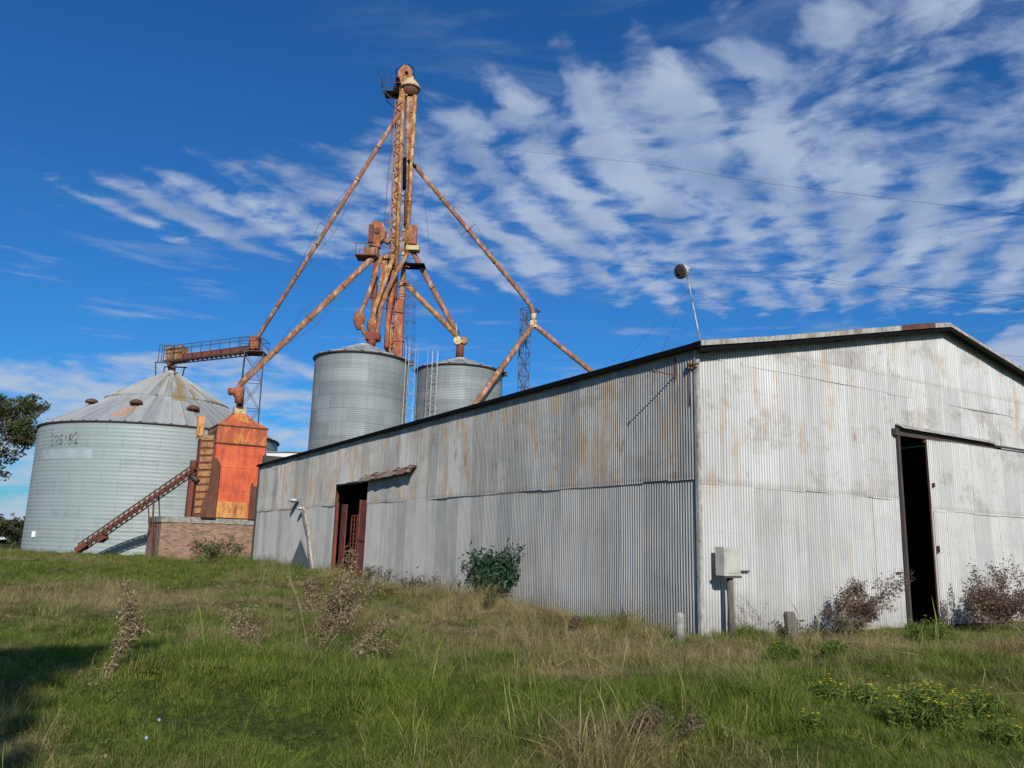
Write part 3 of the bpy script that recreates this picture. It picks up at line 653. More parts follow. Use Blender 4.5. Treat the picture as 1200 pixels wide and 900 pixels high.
for v_ in bm.verts:
    fx = (v_.co.x - x0) / (x1 - x0); fy = (v_.co.y - y0) / (y1 - y0)
    p = facecyl(a0 + (a1 - a0) * fx + 0.5 * fy, z_lo - .05 + (.85) * fy + .12 * fx + .05 * math.sin(fx * 23), BR + .03 + v_.co.z)
    v_.co = p - Vector((BX, BY, 0))
bm.to_mesh(me); bm.free(); me.materials.append(M['scrawl']); o = bpy.data.objects.new('painted_number', me); col.objects.link(o); o.parent = big
mb = MB(); aA, zA = on_silo(48, 539); aB, zB = on_silo(109, 526)
for k in range(16):
    q0, q1 = aA + (aB - aA) * k / 16, aA + (aB - aA) * (k + 1) / 16
    mb.quad([facecyl(q0, zA, BR + .03), facecyl(q1, zA, BR + .03), facecyl(q1, zB, BR + .03), facecyl(q0, zB, BR + .03)], None, True)
mb.build('pale_wall_sheet', M['pale_patch'], big)
aH, zH = on_silo(40, 626); mb = MB(); p = facecyl(aH, zH, BR + .05); mb.box(p, (.28, .1, .42)); mb.build('notice_plate', M['white'], big)
# roof vents and the rusty roof steps
def roofpt(px, py):      # point on the cone where the view ray meets it
    d = ray(px, py).normalized(); k = (BA - BZ) / BR
    best = None
    for i in range(3000):
        p = CAM + d * (55 + i * .01); zc = BA - k * math.hypot(p.x - BX, p.y - BY)
        if p.z < zc: return p
    return None
for (px, py) in ((107, 475), (159, 476), (226, 483)):
    p = roofpt(px, py)
    if p is None: continue
    out = Vector((p.x - BX, p.y - BY, 0)).normalized(); mb = MB(); mb.tube([p - UP * .1, p + UP * .25], .20, 12); mb.tube([p + UP * .20, p + UP * .34, p + UP * .48, p + UP * .56], [.50, .48, .34, .10], 14)
    mb.build('roof_vent', M['rust'], bigroof)
mb = MB(); pa, pb = roofpt(136, 488), roofpt(156, 479)
for k in range(7):
    p = pa.lerp(pb, k / 6) + UP * .08; mb.box(p, (.95, .16, .05))
mb.build('roof_step', M['dryer_foot'], bigroof)
mb = MB(); pa, pb = roofpt(178, 464), roofpt(190, 455)
for k in range(5): mb.box(pa.lerp(pb, k / 4) + UP * .08, (1.1, .3, .04))
mb.build('roof_step', M['rust_red'], bigroof)
s1, s1r = silo(-10.42, 54.0, 3.22, 13.72, 14.75, M['silo_small'], M['silo_roof_clean'], 'tall narrow grey silo standing at the foot of the elevator tower', 72, 0.12, 0.008, 18, .5)
s2, s2r = silo(-4.05, 60.0, 3.30, 14.40, 15.35, M['silo_small'], M['silo_roof_clean'], 'tall narrow grey silo right of the tower, half hidden by the shed roof', 72, 0.12, 0.008, 18, .5)
def ladder(mb, p0, p1, side, w=.42, cage=None, step=.33, r=.02):
    p0, p1 = Vector(p0), Vector(p1); L = (p1 - p0).length
    mb.beam(p0 - side * w / 2, p1 - side * w / 2, r * 2); mb.beam(p0 + side * w / 2, p1 + side * w / 2, r * 2)
    n = int(L / step)
    for i in range(1, n): q = p0.lerp(p1, i / n); mb.beam(q - side * w / 2, q + side * w / 2, r * 1.4)
    if cage:
        out = cage
        for i in range(0, n, 3):
            q = p0.lerp(p1, i / n); pts = [q + side * (.38 * math.cos(a)) + out * (.38 + .38 * math.sin(a) * 1.0) for a in [R(x) for x in range(-60, 241, 50)]]
            mb.tube(pts, .018, 4)
        for a in (R(0), R(60), R(120), R(180)):
            off = side * (.38 * math.cos(a)) + out * (.38 + .38 * math.sin(a)); mb.tube([p0 + off, p1 + off], .014, 4)
def silo_ladder(par, cx, cy, r, zt, azd, cage=True):
    out = Vector((math.cos(R(azd)), math.sin(R(azd)), 0)); side = out.cross(UP)
    mb = MB(); b_ = Vector((cx, cy, 0)) + out * (r + .18)
    ladder(mb, b_ + UP * .3, b_ + UP * (zt + .9), side, .45, out if cage else None, r=.014)
    mb.build('ladder', M['steel'], par)
silo_ladder(s1, -10.42, 54.0, 3.22, 13.72, -18)
silo_ladder(s2, -4.05, 60.0, 3.30, 14.40, -118)
for par, cx, cy, r, z_ in ((s1, -10.42, 54, 3.22, 13.72), (s2, -4.05, 60, 3.3, 14.4)):
    mb = MB(); a = R(-8); mb.box((cx + (r + .25) * math.cos(a), cy + (r + .25) * math.sin(a), z_ - .12), (.35, .35, .3)); mb.build('eave_bracket', M['dark_steel'], par)

# ------------------------------------------------------------------ brick base and dryer (turned like the shed)
def L3(o_, x, y, z): return o_ + D2 * x + D1 * y + UP * z
BO = at(190, 607, 54.0); BO.z = 0; BTOP = 2.66
plat = thing('brick_platform', 'low brick platform with a grey concrete cap under the orange dryer', 'platform', BO, YAW)
mb = MB(); mb.box((4.6, 3.6, BTOP / 2 - .25), (9.2, 7.2, BTOP + .05)); mb.build('brick_wall', M['brick'], plat, local=True)
mb = MB(); mb.box((4.6, 3.6, BTOP - .08), (9.34, 7.34, .40)); mb.build('concrete_cap', M['concrete'], plat, local=True)
CAPZ = BTOP + .12
DO = at(246, 600, 55.4); DO.z = CAPZ
dry = thing('grain_dryer', 'tall orange painted grain dryer with hopper top on the brick platform', 'dryer', DO, YAW)
DW, DD, DH = 3.30, 3.4, 9.2 - CAPZ + .0
mb = MB(); mb.box((DW / 2, DD / 2, DH * .5 + .0), (DW, DD, DH * 1.0)); body = mb.build('body', M['dryer'], dry, local=True)
mb = MB()
for z_ in (DH * .30, DH * .55, DH * .78): mb.box((DW / 2, -.012, z_), (DW + .02, .02, .05))
for x_ in (.03, DW - .03): mb.box((x_, -.02, DH / 2), (.10, .05, DH))
mb.box((DW * .80, -.015, DH * .45), (.06, .03, DH * .8))
mb.build('panel_joint', M['dryer'], body, local=True)
mb = MB(); mb.box((DW / 2, DD / 2, DH - .62), (DW + .14, DD + .14, 1.24)); mb.build('upper_band', M['dryer_top'], dry, local=True)
mb = MB(); mb.box((DW / 2, DD / 2, DH - 1.25), (DW + .22, DD + .22, .07)); mb.box((DW / 2, DD / 2, DH + .0), (DW + .26, DD + .26, .08)); mb.build('band_angle', M['rust'], dry, local=True)
hz = DH + .04; cxx, cyy = DW / 2, DD / 2
mb = MB(); b4 = [(-.1, -.1, hz), (DW + .1, -.1, hz), (DW + .1, DD + .1, hz), (-.1, DD + .1, hz)]; m4 = [(.6, .6, hz + .42), (DW - .6, .6, hz + .42), (DW - .6, DD - .6, hz + .42), (.6, DD - .6, hz + .42)]; t4 = [(cxx - .42, cyy - .42, hz + 1.1), (cxx + .42, cyy - .42, hz + 1.1), (cxx + .42, cyy + .42, hz + 1.1), (cxx - .42, cyy + .42, hz + 1.1)]
for lo_, hi_ in ((b4, m4), (m4, t4)):
    for i in range(4): mb.quad([lo_[i], lo_[(i + 1) % 4], hi_[(i + 1) % 4], hi_[i]])
mb.quad(t4); mb.quad(b4[::-1])
for i in range(4): mb.tube([b4[i], m4[i], t4[i]], .04, 6)
hop = mb.build('hopper_roof', M['dryer_top'], dry, local=True)
mb = MB(); mb.box((cxx, cyy, hz + 1.35), (.80, .80, .5)); mb.build('inlet_collar', M['cream'], hop, local=True)
mb = MB(); mb.tube([(cxx, cyy, hz + 1.55), (cxx, cyy, hz + 3.0)], .24, 12); mb.build('inlet_pipe', M['leg_orange'], hop, local=True)
mb = MB(); mb.box((DW * .38, -.03, .58), (DW * .72, .05, 1.1)); mb.build('ochre_panel', M['dryer_foot'], dry, local=True)
mb = MB(); mb.box((DW * .86, -.05, 1.15), (.55, .12, 2.3)); mb.box((DW * .80, -.05, 1.9), (.10, .16, 1.2)); mb.build('dark_recess', M['rust'], dry, local=True)
# left side: brown column, slanted louvres and dark duct
mb = MB(); mb.box((-.55, .55, DH * .42), (1.05, 1.0, DH * .84)); mb.build('side_column', M['rust_red'], dry, local=True)
mb = MB()
for k in range(11): 
    z_ = .25 + k * .50; mb.prism([(-1.02, -.02, z_), (-.22, -.02, z_ + .06), (-.22, -.02, z_ + .42), (-1.02, -.02, z_ + .34)], (0, .07, 0))
mb.build('louvre', mat('dull_ochre', rusty((0.44, 0.23, 0.09), (0.22, 0.09, 0.04), 0.4, 2.0), 0.8), dry, local=True)
mb = MB(); mb.box((-1.32, .6, DH * .30), (.30, .7, DH * .60)); mb.build('side_post', M['rust_red'], dry, local=True)
mb = MB(); mb.prism([(-.95, -.2, 0), (-.02, -.2, 0), (-.02, -.2, 3.7), (-.30, -.2, 4.1), (-.60, -.2, 3.9), (-.60, -.2, 2.0), (-.95, -.2, 1.0)], (0, .17, 0)); 
o = mb.build('duct', M['rust'], dry, local=True); o.location = (.35, -.04, 0)
mb = MB(); mb.tube([(-.9, .3, DH * .80), (-.25, .2, DH * .93), (.1, .2, DH * .99)], .10, 8); mb.beam((-1.3, .2, DH * .86), (.0, .2, DH * .86), .08); mb.beam((-1.3, .2, DH * .86), (-.2, .2, DH * .70), .07)
for k in range(4): mb.beam((-1.35 + .35 * k, .1, DH * .82), (-1.2 + .35 * k, .1, DH * .97), .05)
mb.build('top_linkage', M['dark_steel'], dry, local=True)
mb = MB(); mb.box((-1.15, .3, DH * .97), (.42, .4, 1.35)); mb.build('vent_stack', M['dryer_foot'], dry, local=True)
# spreading elbow where the long spout comes in
DTOP = L3(DO, cxx, cyy, hz + 3.0)

# small white hut and pale wall beyond the shed's far end
WO = at(311, 545, 54.0); WO.z = 0
hut = thing('white_shed', 'low white building showing between the orange dryer and the shed roof', 'building', WO, R(-12))
mb = MB(); mb.box((2.6, 2.0, 3.6), (5.2, 4.0, 7.2)); mb.build('wall', M['white'], hut, local=True)
mb = MB(); mb.box((2.6, 2.0, 7.25), (5.4, 4.2, .06)); mb.build('roof', M['zinc_roof'], hut, local=True)

# ------------------------------------------------------------------ trusses, masts, conveyors
def lattice(mb, p0, p1, w0, w1, bays, r=.045, ax=None, cross=True):
    p0, p1 = Vector(p0), Vector(p1); X, Y = ax or (D2, D1)
    c4 = ((-1, -1), (1, -1), (1, 1), (-1, 1)); lv = []
    for i in range(bays + 1):
        q = i / bays; c = p0.lerp(p1, q); w_ = (w0 + (w1 - w0) * q) / 2; lv.append([c + X * (a * w_) + Y * (b_ * w_) for a, b_ in c4])
    for k in range(4): mb.beam(lv[0][k], lv[-1][k], r * 1.6)
    for i in range(bays + 1):
        for k in range(4): mb.beam(lv[i][k], lv[i][(k + 1) % 4], r * .9)
        if i < bays:
            for k in range(4):
                a, b_ = (k, (k + 1) % 4) if (i + k) % 2 else ((k + 1) % 4, k)
                mb.beam(lv[i][a], lv[i + 1][b_], r * .8)
                if cross: mb.beam(lv[i][b_], lv[i + 1][a], r * .8)
CE = at(299, 412, 65.0); C0 = at(200, 423, 68.4)                # conveyor right and left ends
mast_base = Vector((CE.x - .12, CE.y + .2, 0))
t_ = thing('lattice_mast', 'dark steel lattice mast holding up the right end of the gangway conveyor', 'mast', mast_base, 0)
mb = MB(); lattice(mb, mast_base, Vector((mast_base.x, mast_base.y, CE.z - .15)), 1.9, 1.5, 7, .055, (Vector((.95, .3, 0)), Vector((-.3, .95, 0)))); mb.build('lattice', M['dark_steel'], t_)
mb = MB(); mb.box((mast_base.x, mast_base.y, CE.z - .10), (1.9, 1.9, .08))
for sx in (-.9, .9):
    for sy in (-.9, .9): mb.beam((mast_base.x + sx, mast_base.y + sy, CE.z - .1), (mast_base.x + sx, mast_base.y + sy, CE.z + 1.0), .05)
for zz_ in (.5, 1.0):
    for sy in (-.9, .9): mb.beam((mast_base.x - .9, mast_base.y + sy, CE.z + zz_), (mast_base.x + .9, mast_base.y + sy, CE.z + zz_), .04)
    mb.beam((mast_base.x + .9, mast_base.y - .9, CE.z + zz_), (mast_base.x + .9, mast_base.y + .9, CE.z + zz_), .04)
mb.build('platform', M['dark_steel'], t_)
t_ = thing('drag_conveyor', 'rusty overhead conveyor with railed gangway reaching to the wide silo roof', 'conveyor', ((CE.x + C0.x) / 2, (CE.y + C0.y) / 2, CE.z))
dcv = (CE - C0); dn = dcv.normalized(); sd_ = dn.cross(UP).normalized()
mb = MB(); mb.beam(C0 + UP * .15, CE + UP * .25, .55, .52); mb.build('trough', M['rust_red'], t_)
mb = MB()
nb = 18
for i in range(nb + 1):
    p = C0.lerp(CE, i / nb); mb.beam(p - sd_ * .1 - UP * .15, p + sd_ * .9 - UP * .15, .09)
    if i % 2 == 0:
        mb.beam(p + sd_ * .85 - UP * .2, p + sd_ * .85 + UP * 1.1, .055)
    mb.beam(p - UP * .10, p - UP * .34, .12)
mb.beam(C0 + sd_ * .85 + UP * 1.1, CE + sd_ * .85 + UP * 1.1, .05); mb.beam(C0 + sd_ * .85 + UP * .8, CE + sd_ * .85 + UP * .8, .05)
mb.beam(C0 + sd_ * .9 - UP * .2, CE + sd_ * .9 - UP * .2, .09); mb.beam(C0 - sd_ * .3 - UP * .2, CE - sd_ * .3 - UP * .2, .09)
mb.build('gangway_rail', M['dark_steel'], t_)
mb = MB(); mb.beam(C0 - dn * .2 + UP * .5, C0 + dn * 1.5 + UP * .5, .9, 1.3); mb.build('drive_head', mat('ochre_rust', rusty((0.42, 0.24, 0.11), (0.14, 0.05, 0.03), 0.5, 2.2), 0.8), t_)
mb = MB()
for sx in (-.9, .9):
    for sy in (-.9, .9): mb.beam(C0 + Vector((sx, sy, -.35)), C0 + Vector((sx * .85, sy * .85, -2.0 + 0)), .08)
mb.beam(C0 + Vector((-.9, -.9, -.35)), C0 + Vector((1.1, -.9, -.35)), .10); mb.beam(C0 + Vector((-.9, .9, -.35)), C0 + Vector((1.1, .9, -.35)), .10)
for sx in (-.7, -.45): mb.beam(C0 + Vector((sx, -.9, -.35)), C0 + Vector((sx, -.9, 1.2)), .05)
mb.beam(C0 + Vector((-.7, -.9, 1.2)), C0 + Vector((.6, -.9, 1.2)), .05)
mb.build('support_frame', M['dark_steel'], t_)
mb = MB(); apex = Vector((BX, BY, BA)); mb.tube([C0 - UP * .1, C0.lerp(apex, .5) - UP * .0, apex + UP * .1], [.34, .28, .30], 12); mb.build('outlet', M['rust'], t_)
mb = MB(); mb.box(CE + UP * .75 - dn * .1, (.8, .8, 1.1)); mb.build('inlet_box', M['leg_orange'], t_)

# inclined portable conveyor leaning up to the dryer
P0, P1 = at(96, 641, 57.0), at(229, 549, 54.8)
t_ = thing('inclined_conveyor', 'dark rusty truss conveyor sloping from the grass up to the dryer', 'conveyor', (P0.x, P0.y, 0))
dn2 = (P1 - P0).normalized(); sn = dn2.cross(UP).normalized(); un = sn.cross(dn2)
mb = MB(); nb = 22
for a in (-.25, .25):
    for h_ in (-.22, .22): mb.beam(P0 + sn * a + un * h_, P1 + sn * a + un * h_, .075)
for i in range(nb):
    q0, q1 = P0.lerp(P1, i / nb), P0.lerp(P1, (i + 1) / nb)
    for a in (-.25, .25):
        mb.beam(q0 + sn * a - un * .22, q1 + sn * a + un * .22, .045); mb.beam(q0 + sn * a - un * .22, q0 + sn * a + un * .22, .05)
mb.build('truss', M['rust'], t_)
mb = MB(); mb.beam(P0 + un * .0, P1 + un * .0, .40, .16); mb.build('trough', M['rust_red'], t_)
pm = P0.lerp(P1, .66); gl = at(184, 646, 55.5); gl.z = 0.0
mb = MB()
for a in (-.5, .5): mb.beam(pm + sn * a * .5, Vector((gl.x, gl.y, 0)) + sn * a, .09)
mb.beam(pm.lerp(gl, .5) - sn * .3, pm.lerp(gl, .5) + sn * .3, .06); mb.beam(pm + sn * .2 - dn2 * .6, gl + sn * .4, .06)
mb.build('leg', M['rust'], t_)
mb = MB(); q = P0.lerp(P1, .17); mb.box(q - un * .35, (.55, .5, .4), (dn2, sn, un)); mb.build('motor', M['rust'], t_)
mb = MB(); mb.box(P0 - UP * .05, (.8, .5, .35), (dn2, sn, un)); mb.build('intake', M['rust_red'], t_)
mb = MB(); q = P0.lerp(P1, .95); mb.tube([q - un * .2, q - un * .9 + dn2 * .3], .16, 8); mb.build('discharge_spout', M['dark_steel'], t_)

# ------------------------------------------------------------------ main elevator tower
TX, TY = -9.05, 58.2
def tw(px, py, Y=TY): return at(px, py, Y)
def col_at(px, py, Y, z):
    p = at(px, py, Y); return Vector((p.x, p.y, z))
tower = thing('bucket_elevator', 'very tall rusty yellow twin-leg bucket elevator tower rising behind the tall silo', 'elevator', (TX, TY, 0))
topz = tw(476, 82).z; conez = tw(479, 106).z
la0, la1 = tw(457.5, 408), tw(469, 125); lb0, lb1 = tw(468.5, 408), tw(482, 112)
ext = lambda a, b_, z: a + (b_ - a) * ((z - a.z) / (b_.z - a.z))
def casing(mbx, a, b_, w_, d_, joint=2.4):
    mbx.beam(a, b_, w_, d_, Vector((0, 1, 0)))
    L = (b_ - a).length; n = int(L / joint); dd = (b_ - a).normalized()
    for i in range(1, n):
        q = a.lerp(b_, i / n); mbx.beam(q - dd * .05, q + dd * .05, w_ + .14, d_ + .14, Vector((0, 1, 0)))
mb = MB(); casing(mb, ext(la0, la1, 0), la1 + (la1 - la0).normalized() * 1.6, .34, .34); mb.build('leg', M['leg_yellow'], tower)
mb = MB(); casing(mb, ext(lb0, lb1, 15.0), lb1 + (lb1 - lb0).normalized() * 1.0, .32, .34); mb.build('leg', M['leg_yellow'], tower)
mb = MB(); casing(mb, ext(lb0, lb1, 0) + Vector((-.05, -.25, 0)), tw(469.5, 352) + Vector((0, -.2, 0)), .64, .5, 3.0); o = mb.build('lower_casing', M['leg_orange'], tower)
mb = MB(); casing(mb, ext(la0, la1, 0) + Vector((.12, -.30, 0)), tw(459.5, 315) + Vector((0, -.3, 0)), .30, .30, 3.0); mb.build('lower_casing', M['leg_yellow'], tower)
# open lattice lacing between and beside the legs
mb = MB(); ls0, ls1 = ext(la0, la1, 15), ext(la0, la1, conez - 1)
n = 34
for i in range(n):
    a, b_ = ls0.lerp(ls1, i / n), ls0.lerp(ls1, (i + 1) / n)
    c, d = ext(lb0, lb1, a.z), ext(lb0, lb1, b_.z)
    if i % 3 == 0: mb.beam(a, c, .07)
    sgn = 1 if i % 2 else -1
    mb.beam(a + Vector((-.34 * sgn, -.25, 0)), b_ + Vector((.30 * sgn, -.25, 0)), .07); mb.beam(a + Vector((-.36, -.25, 0)), b_ + Vector((-.36, -.25, 0)), .06)
    mb.beam(a + Vector((-.36, .3, 0)), b_ + Vector((-.36, .3, 0)), .06)
    if i % 4 == 1: mb.beam(a + Vector((.25, -.2, 0)), d + Vector((-.1, -.2, 0)), .05)
mb.build('lacing', mat('orange_brown_rust', rusty((0.44, 0.20, 0.07), (0.20, 0.07, 0.03), 0.55, 2.0), 0.8), tower)
hc = tw(475.5, 92)
mb = MB()
prof = [(-.50, -.6), (-.58, .35), (-.42, .78), (-.10, 1.0), (.28, .88), (.55, .42), (.50, -.2), (.30, -.7), (.25, -1.7), (-.25, -1.7), (-.22, -.7)]
mb.prism([hc + Vector((a, -.35, b_)) for a, b_ in prof], (0, .7, 0)); head = mb.build('head', M['leg_yellow'], tower)
mb = MB(); mb.prism([hc + Vector((a * .55 + .05, -.38, b_ * .5 + .35)) for a, b_ in prof[:8]], (0, .76, 0)); mb.build('head_cover', M['leg_orange'], head)
mb = MB(); mb.box(hc + Vector((-.62, -.42, -1.35)), (.42, .5, .75)); mb.box(hc + Vector((-.55, -.42, -.55)), (.3, .4, .5)); mb.tube([hc + Vector((.1, -.46, .25)), hc + Vector((.1, .46, .25))], .13, 10); mb.beam(hc + Vector((-.75, -.4, -1.6)), hc + Vector((-.75, -.4, .5)), .05); mb.beam(hc + Vector((-.75, -.4, .5)), hc + Vector((-.3, -.4, .9)), .04); mb.beam(hc + Vector((.75, -.4, -1.2)), hc + Vector((.70, -.4, .6)), .04); mb.beam(hc + Vector((.70, -.4, .6)), hc + Vector((.2, -.4, 1.05)), .04); mb.build('motor', M['black'], head)
cc_ = tw(481, 103)
mb = MB(); mb.lathe((cc_.x, cc_.y), [(.18, cc_.z + 1.0), (.32, cc_.z + .75), (.80, cc_.z + .05), (.84, cc_.z - .12), (.76, cc_.z - .14), (.2, cc_.z - .1)], 24); mb.build('distributor', M['cream'], tower)
mb = MB(); mb.lathe((cc_.x, cc_.y), [(.2, cc_.z - .12), (.70, cc_.z - .16), (.52, cc_.z - .7), (.3, cc_.z - .8)], 20); mb.build('distributor_body', M['rust'], tower)
def spout(mbx, pts, r, joint=3.0, n=10):
    mbx.tube(pts, r, n)
    for a, b_ in zip(pts[:-1], pts[1:]):
        L = (b_ - a).length; k = int(L / joint)
        for i in range(1, k):
            q = a.lerp(b_, i / k); d_ = (b_ - a).normalized(); mbx.tube([q - d_ * .04, q + d_ * .04], r + .05, n)
for (x0_, y0_, x1_, y1_, dy_, mt) in ((472.5, 112, 463, 350, -.7, 'leg_yellow'), (478.5, 114, 476, 262, -.5, 'spout'), (486.5, 112, 476.5, 300, -.6, 'leg_yellow')):
    mb = MB(); spout(mb, [tw(x0_, y0_, TY + dy_), tw(x1_, y1_, TY + dy_)], .155, 3.5); mb.build('downpipe', M[mt], tower)
pl = tw(463, 110)
mb = MB(); mb.box(pl + Vector((-.25, .1, 0)), (1.2, 1.2, .05))
for sx in (-1.1, -.5, .1):
    for sy in (-.8, .8): mb.beam(pl + Vector((sx, sy, 0)), pl + Vector((sx, sy, 1.05)), .03)
for z_ in (.5, 1.05):
    for sy in (-.8, .8): mb.beam(pl + Vector((-1.1, sy, z_)), pl + Vector((.6, sy, z_)), .04)
    mb.beam(pl + Vector((-1.1, -.8, z_)), pl + Vector((-1.1, .8, z_)), .04)
for sy in (-.7, .7): mb.beam(pl + Vector((-1.0, sy, 0)), pl + Vector((.4, sy, -1.3)), .05)
mb.build('service_platform', M['dark_steel'], tower)
mb = MB(); a = tw(456, 408, TY - .1) ; a.z = 26.0; b_ = tw(465, 118); ladder(mb, Vector((b_.x - .35, TY - .3, 24.0)), Vector((b_.x - .15, TY - .3, b_.z)), Vector((0, 1, 0)), .4, None, .4, .010); mb.build('ladder', M['dark_steel'], tower)
mb = MB(); q = tw(481.5, 412, TY - 2.2); q2 = tw(482.5, 330, TY - 2.2); ladder(mb, Vector((q.x, q.y, 13.5)), q2, Vector((1, 0, 0)), .42, Vector((0, -1, 0)), .4, .014); mb.build('ladder', M['dark_steel'], tower)
mb = MB(); q = tw(480, 160); mb.tube([tw(474.5, 185, TY - .6), tw(474.0, 222, TY - .6)], .16, 8); mb.beam(tw(478, 188, TY - .6), tw(487, 196, TY - .6), .22); mb.build('spout_branch', M['black'], tower)
# guy wires
mb = MB()
for a, b_ in ((tw(487, 205), tw(480, 262)), (tw(486, 140), tw(505, 300)), (tw(484, 135), tw(500, 139))): mb.tube([a, b_], .015, 4)
mb.build('stay_wire', M['dark_steel'], tower)

# shorter second elevator beside it
e2 = thing('bucket_elevator', 'shorter rusty elevator with round head leaning its spouts left of the tall tower', 'elevator', (-10.6, 57.2, 0))
Y2 = 57.4
h2 = at(443, 272, Y2)
mb = MB(); prof = [(-.62, -1.15), (-.70, .2), (-.45, .65), (0, .82), (.40, .62), (.62, .15), (.60, -.5), (.25, -.9), (.25, -1.3)]
mb.prism([h2 + Vector((a, -.3, b_)) for a, b_ in prof], (0, .6, 0)); hh = mb.build('head', M['leg_orange'], e2)
mb = MB(); mb.box(h2 + Vector((-.45, -.38, -.3)), (.34, .3, 1.4)); mb.tube([h2 + Vector((0, -.42, .0)), h2 + Vector((0, .42, .0))], .25, 12); mb.build('motor', M['rust'], hh)
mb = MB(); mb.tube([h2 + Vector((.5, 0, -.6)), at(456, 285, Y2)], .2, 8); mb.box(at(435, 296, Y2 - .2), (1.1, .9, .55)); mb.build('transfer_box', M['spout'], e2)
mb = MB(); q = at(430, 302, Y2 - .2); mb.box(q, (1.6, 1.4, .08))
for sx in (-.75, 0, .75):
    for sy in (-.65, .65): mb.beam(q + Vector((sx, sy, 0)), q + Vector((sx, sy, .95)), .05)
mb.beam(q + Vector((-.75, -.65, .9)), q + Vector((.75, -.65, .9)), .04); mb.beam(q + Vector((-.75, .65, .9)), q + Vector((.75, .65, .9)), .04)
mb.build('service_platform', M['rust'], e2)
mb = MB(); casing(mb, at(436.5, 402, Y2 - 1.5), at(440, 300, Y2), .34, .34, 1.8); mb.build('leg', M['rust_red'], e2)
mb = MB(); casing(mb, at(444, 372, Y2 - .8), at(452, 300, Y2), .40, .34, 1.8); mb.build('leg', M['leg_yellow'], e2)
def e2p(name, pts, r, m_): mb = MB(); spout(mb, [at(*p) for p in pts], r, 2.0); mb.build(name, M[m_], e2)
e2p('spout', [(447, 300, 57.0), (432, 345, 56.0), (420, 372, 55.2), (426, 388, 54.8), (433, 400, 54.3)], .17, 'spout')
e2p('spout', [(461, 300, 57.4), (449, 335, 56.6), (438, 365, 55.8), (436, 398, 54.6)], .18, 'leg_yellow')
e2p('spout', [(478, 297, 57.2), (465, 318, 56.8), (452, 345, 56.3), (446, 362, 55.8), (441, 400, 54.6)], .17, 'spout')
e2p('spout', [(462, 325, 57.2), (455, 372, 56.9), (453, 408, 56.6)], .2, 'leg_orange')
for px, py, rr_ in ((421, 375, .42), (436, 382, .38)):
    mb = MB(); q = at(px, py, 55.0); mb.lathe((q.x, q.y), [(rr_ * .4, q.z - .7), (rr_, q.z - .1), (rr_, q.z + .3), (rr_ * .4, q.z + .6)], 12); mb.build('diverter', M['leg_orange'], e2)
mb = MB(); q = at(440, 402, 54.2); mb.box(at(437, 395, 54.3), (1.0, .8, .5)); mb.tube([at(437, 398, 54.2), at(434, 406, 54.1)], .3, 10); mb.build('silo_inlet', M['rust_red'], e2)
h3 = at(482, 280, 58.0)
mb = MB(); mb.box(h3 + Vector((.0, -.2, .2)), (.85, .6, 1.5)); mb.build('head', M['leg_orange'], e2)
mb = MB(); mb.box(at(484, 292, 57.8), (1.0, .8, .35)); mb.build('transfer_box', M['cream'], e2)
mb = MB(); mb.box(at(486, 312, 58.0), (1.6, 1.2, .12)); mb.build('landing', M['black'], e2); mb = MB(); mb.box(at(447, 306, 57.6), (1.5, 1.0, .12)); mb.build('landing', M['black'], e2)
mb = MB(); 
for k in range(12):
    py = 262 + k * 9; mb.beam(at(449, py, 57.6), at(480, py + 6 * (1 if k % 2 else -1), 57.6), .055)
mb.build('cross_brace', mat('bracing_rust', rusty((0.35, 0.17, 0.07), (0.15, 0.06, 0.03), 0.5, 2.0), 0.8), e2)

# long spouts, each a thing of its own
def long_spout(label, pts, r, m_='spout', wires=True, extra=None):
    P = [at(*p) if not isinstance(p, Vector) else p for p in pts]
    t_ = thing('grain_spout', label, 'spout', tuple(P[-1]), 0, 'long sloping grain spouts')
    mb = MB(); spout(mb, P, r); mb.build('tube', M[m_], t_)
    if wires:
        a, b_ = P[0], P[1]; d_ = (b_ - a).normalized(); mid = a.lerp(b_, .5); mb = MB()
        side = Vector((0, 1, 0)); dn_ = side.cross(d_).normalized()
        for s_ in (-1, 1):
            k_ = mid + dn_ * s_ * .75
            mb.beam(mid, k_, .04); mb.tube([a.lerp(b_, .22), k_, a.lerp(b_, .78)], .014, 4)
        mb.build('truss_wire', M['dark_steel'], t_)
    return t_
t_ = long_spout('longest spout, running from the tower head down left to the overhead conveyor', [(468, 133, 58.0), (303, 394, 64.6), (298, 404, 65.0)], .175)
long_spout('thick pinkish spout running down left from the short elevator onto the orange dryer', [(441, 298, 57.0), (282, 450, 56.9), (277, 463, 56.9), DTOP + Vector((-.02, 0, .0))], .23)
mb = MB(); q = at(277, 461, 56.9); mb.tube([q + Vector((-.55, 0, .1)), q + Vector((.2, 0, .2)), q + Vector((.25, 0, -.7))], [.28, .42, .3], 10)
o = mb.build('elbow', M['leg_orange'], [x for x in bpy.data.objects if x.name == 'grain_spout.001'][0])
FK = at(625, 380, 60.5)
long_spout('long thin rusty spout running down right from high on the tower', [(486, 194, 58.0), (611, 344, 60.4), (623, 360, 60.5), (625, 372, 60.5)], .18)
long_spout('rusty spout branching down right from the forked joint to the shed roof line', [FK, (690, 433, 61.5), (720, 458, 62.0), (790, 520, 63)], .20, 'spout', False)
long_spout('rusty spout branching down left from the forked joint across the far silo', [FK, (612, 398, 60.0), (560, 470, 56.3), (540, 500, 55.4)], .22, 'spout', False)
t_ = thing('fork_valve', 'pale forked joint box where the right hand spouts divide', 'valve', tuple(FK))
mb = MB(); mb.box(FK, (.5, .5, .55)); mb.tube([FK + UP * .3, FK + UP * .85], .22, 10); mb.build('housing', M['cream'], t_)
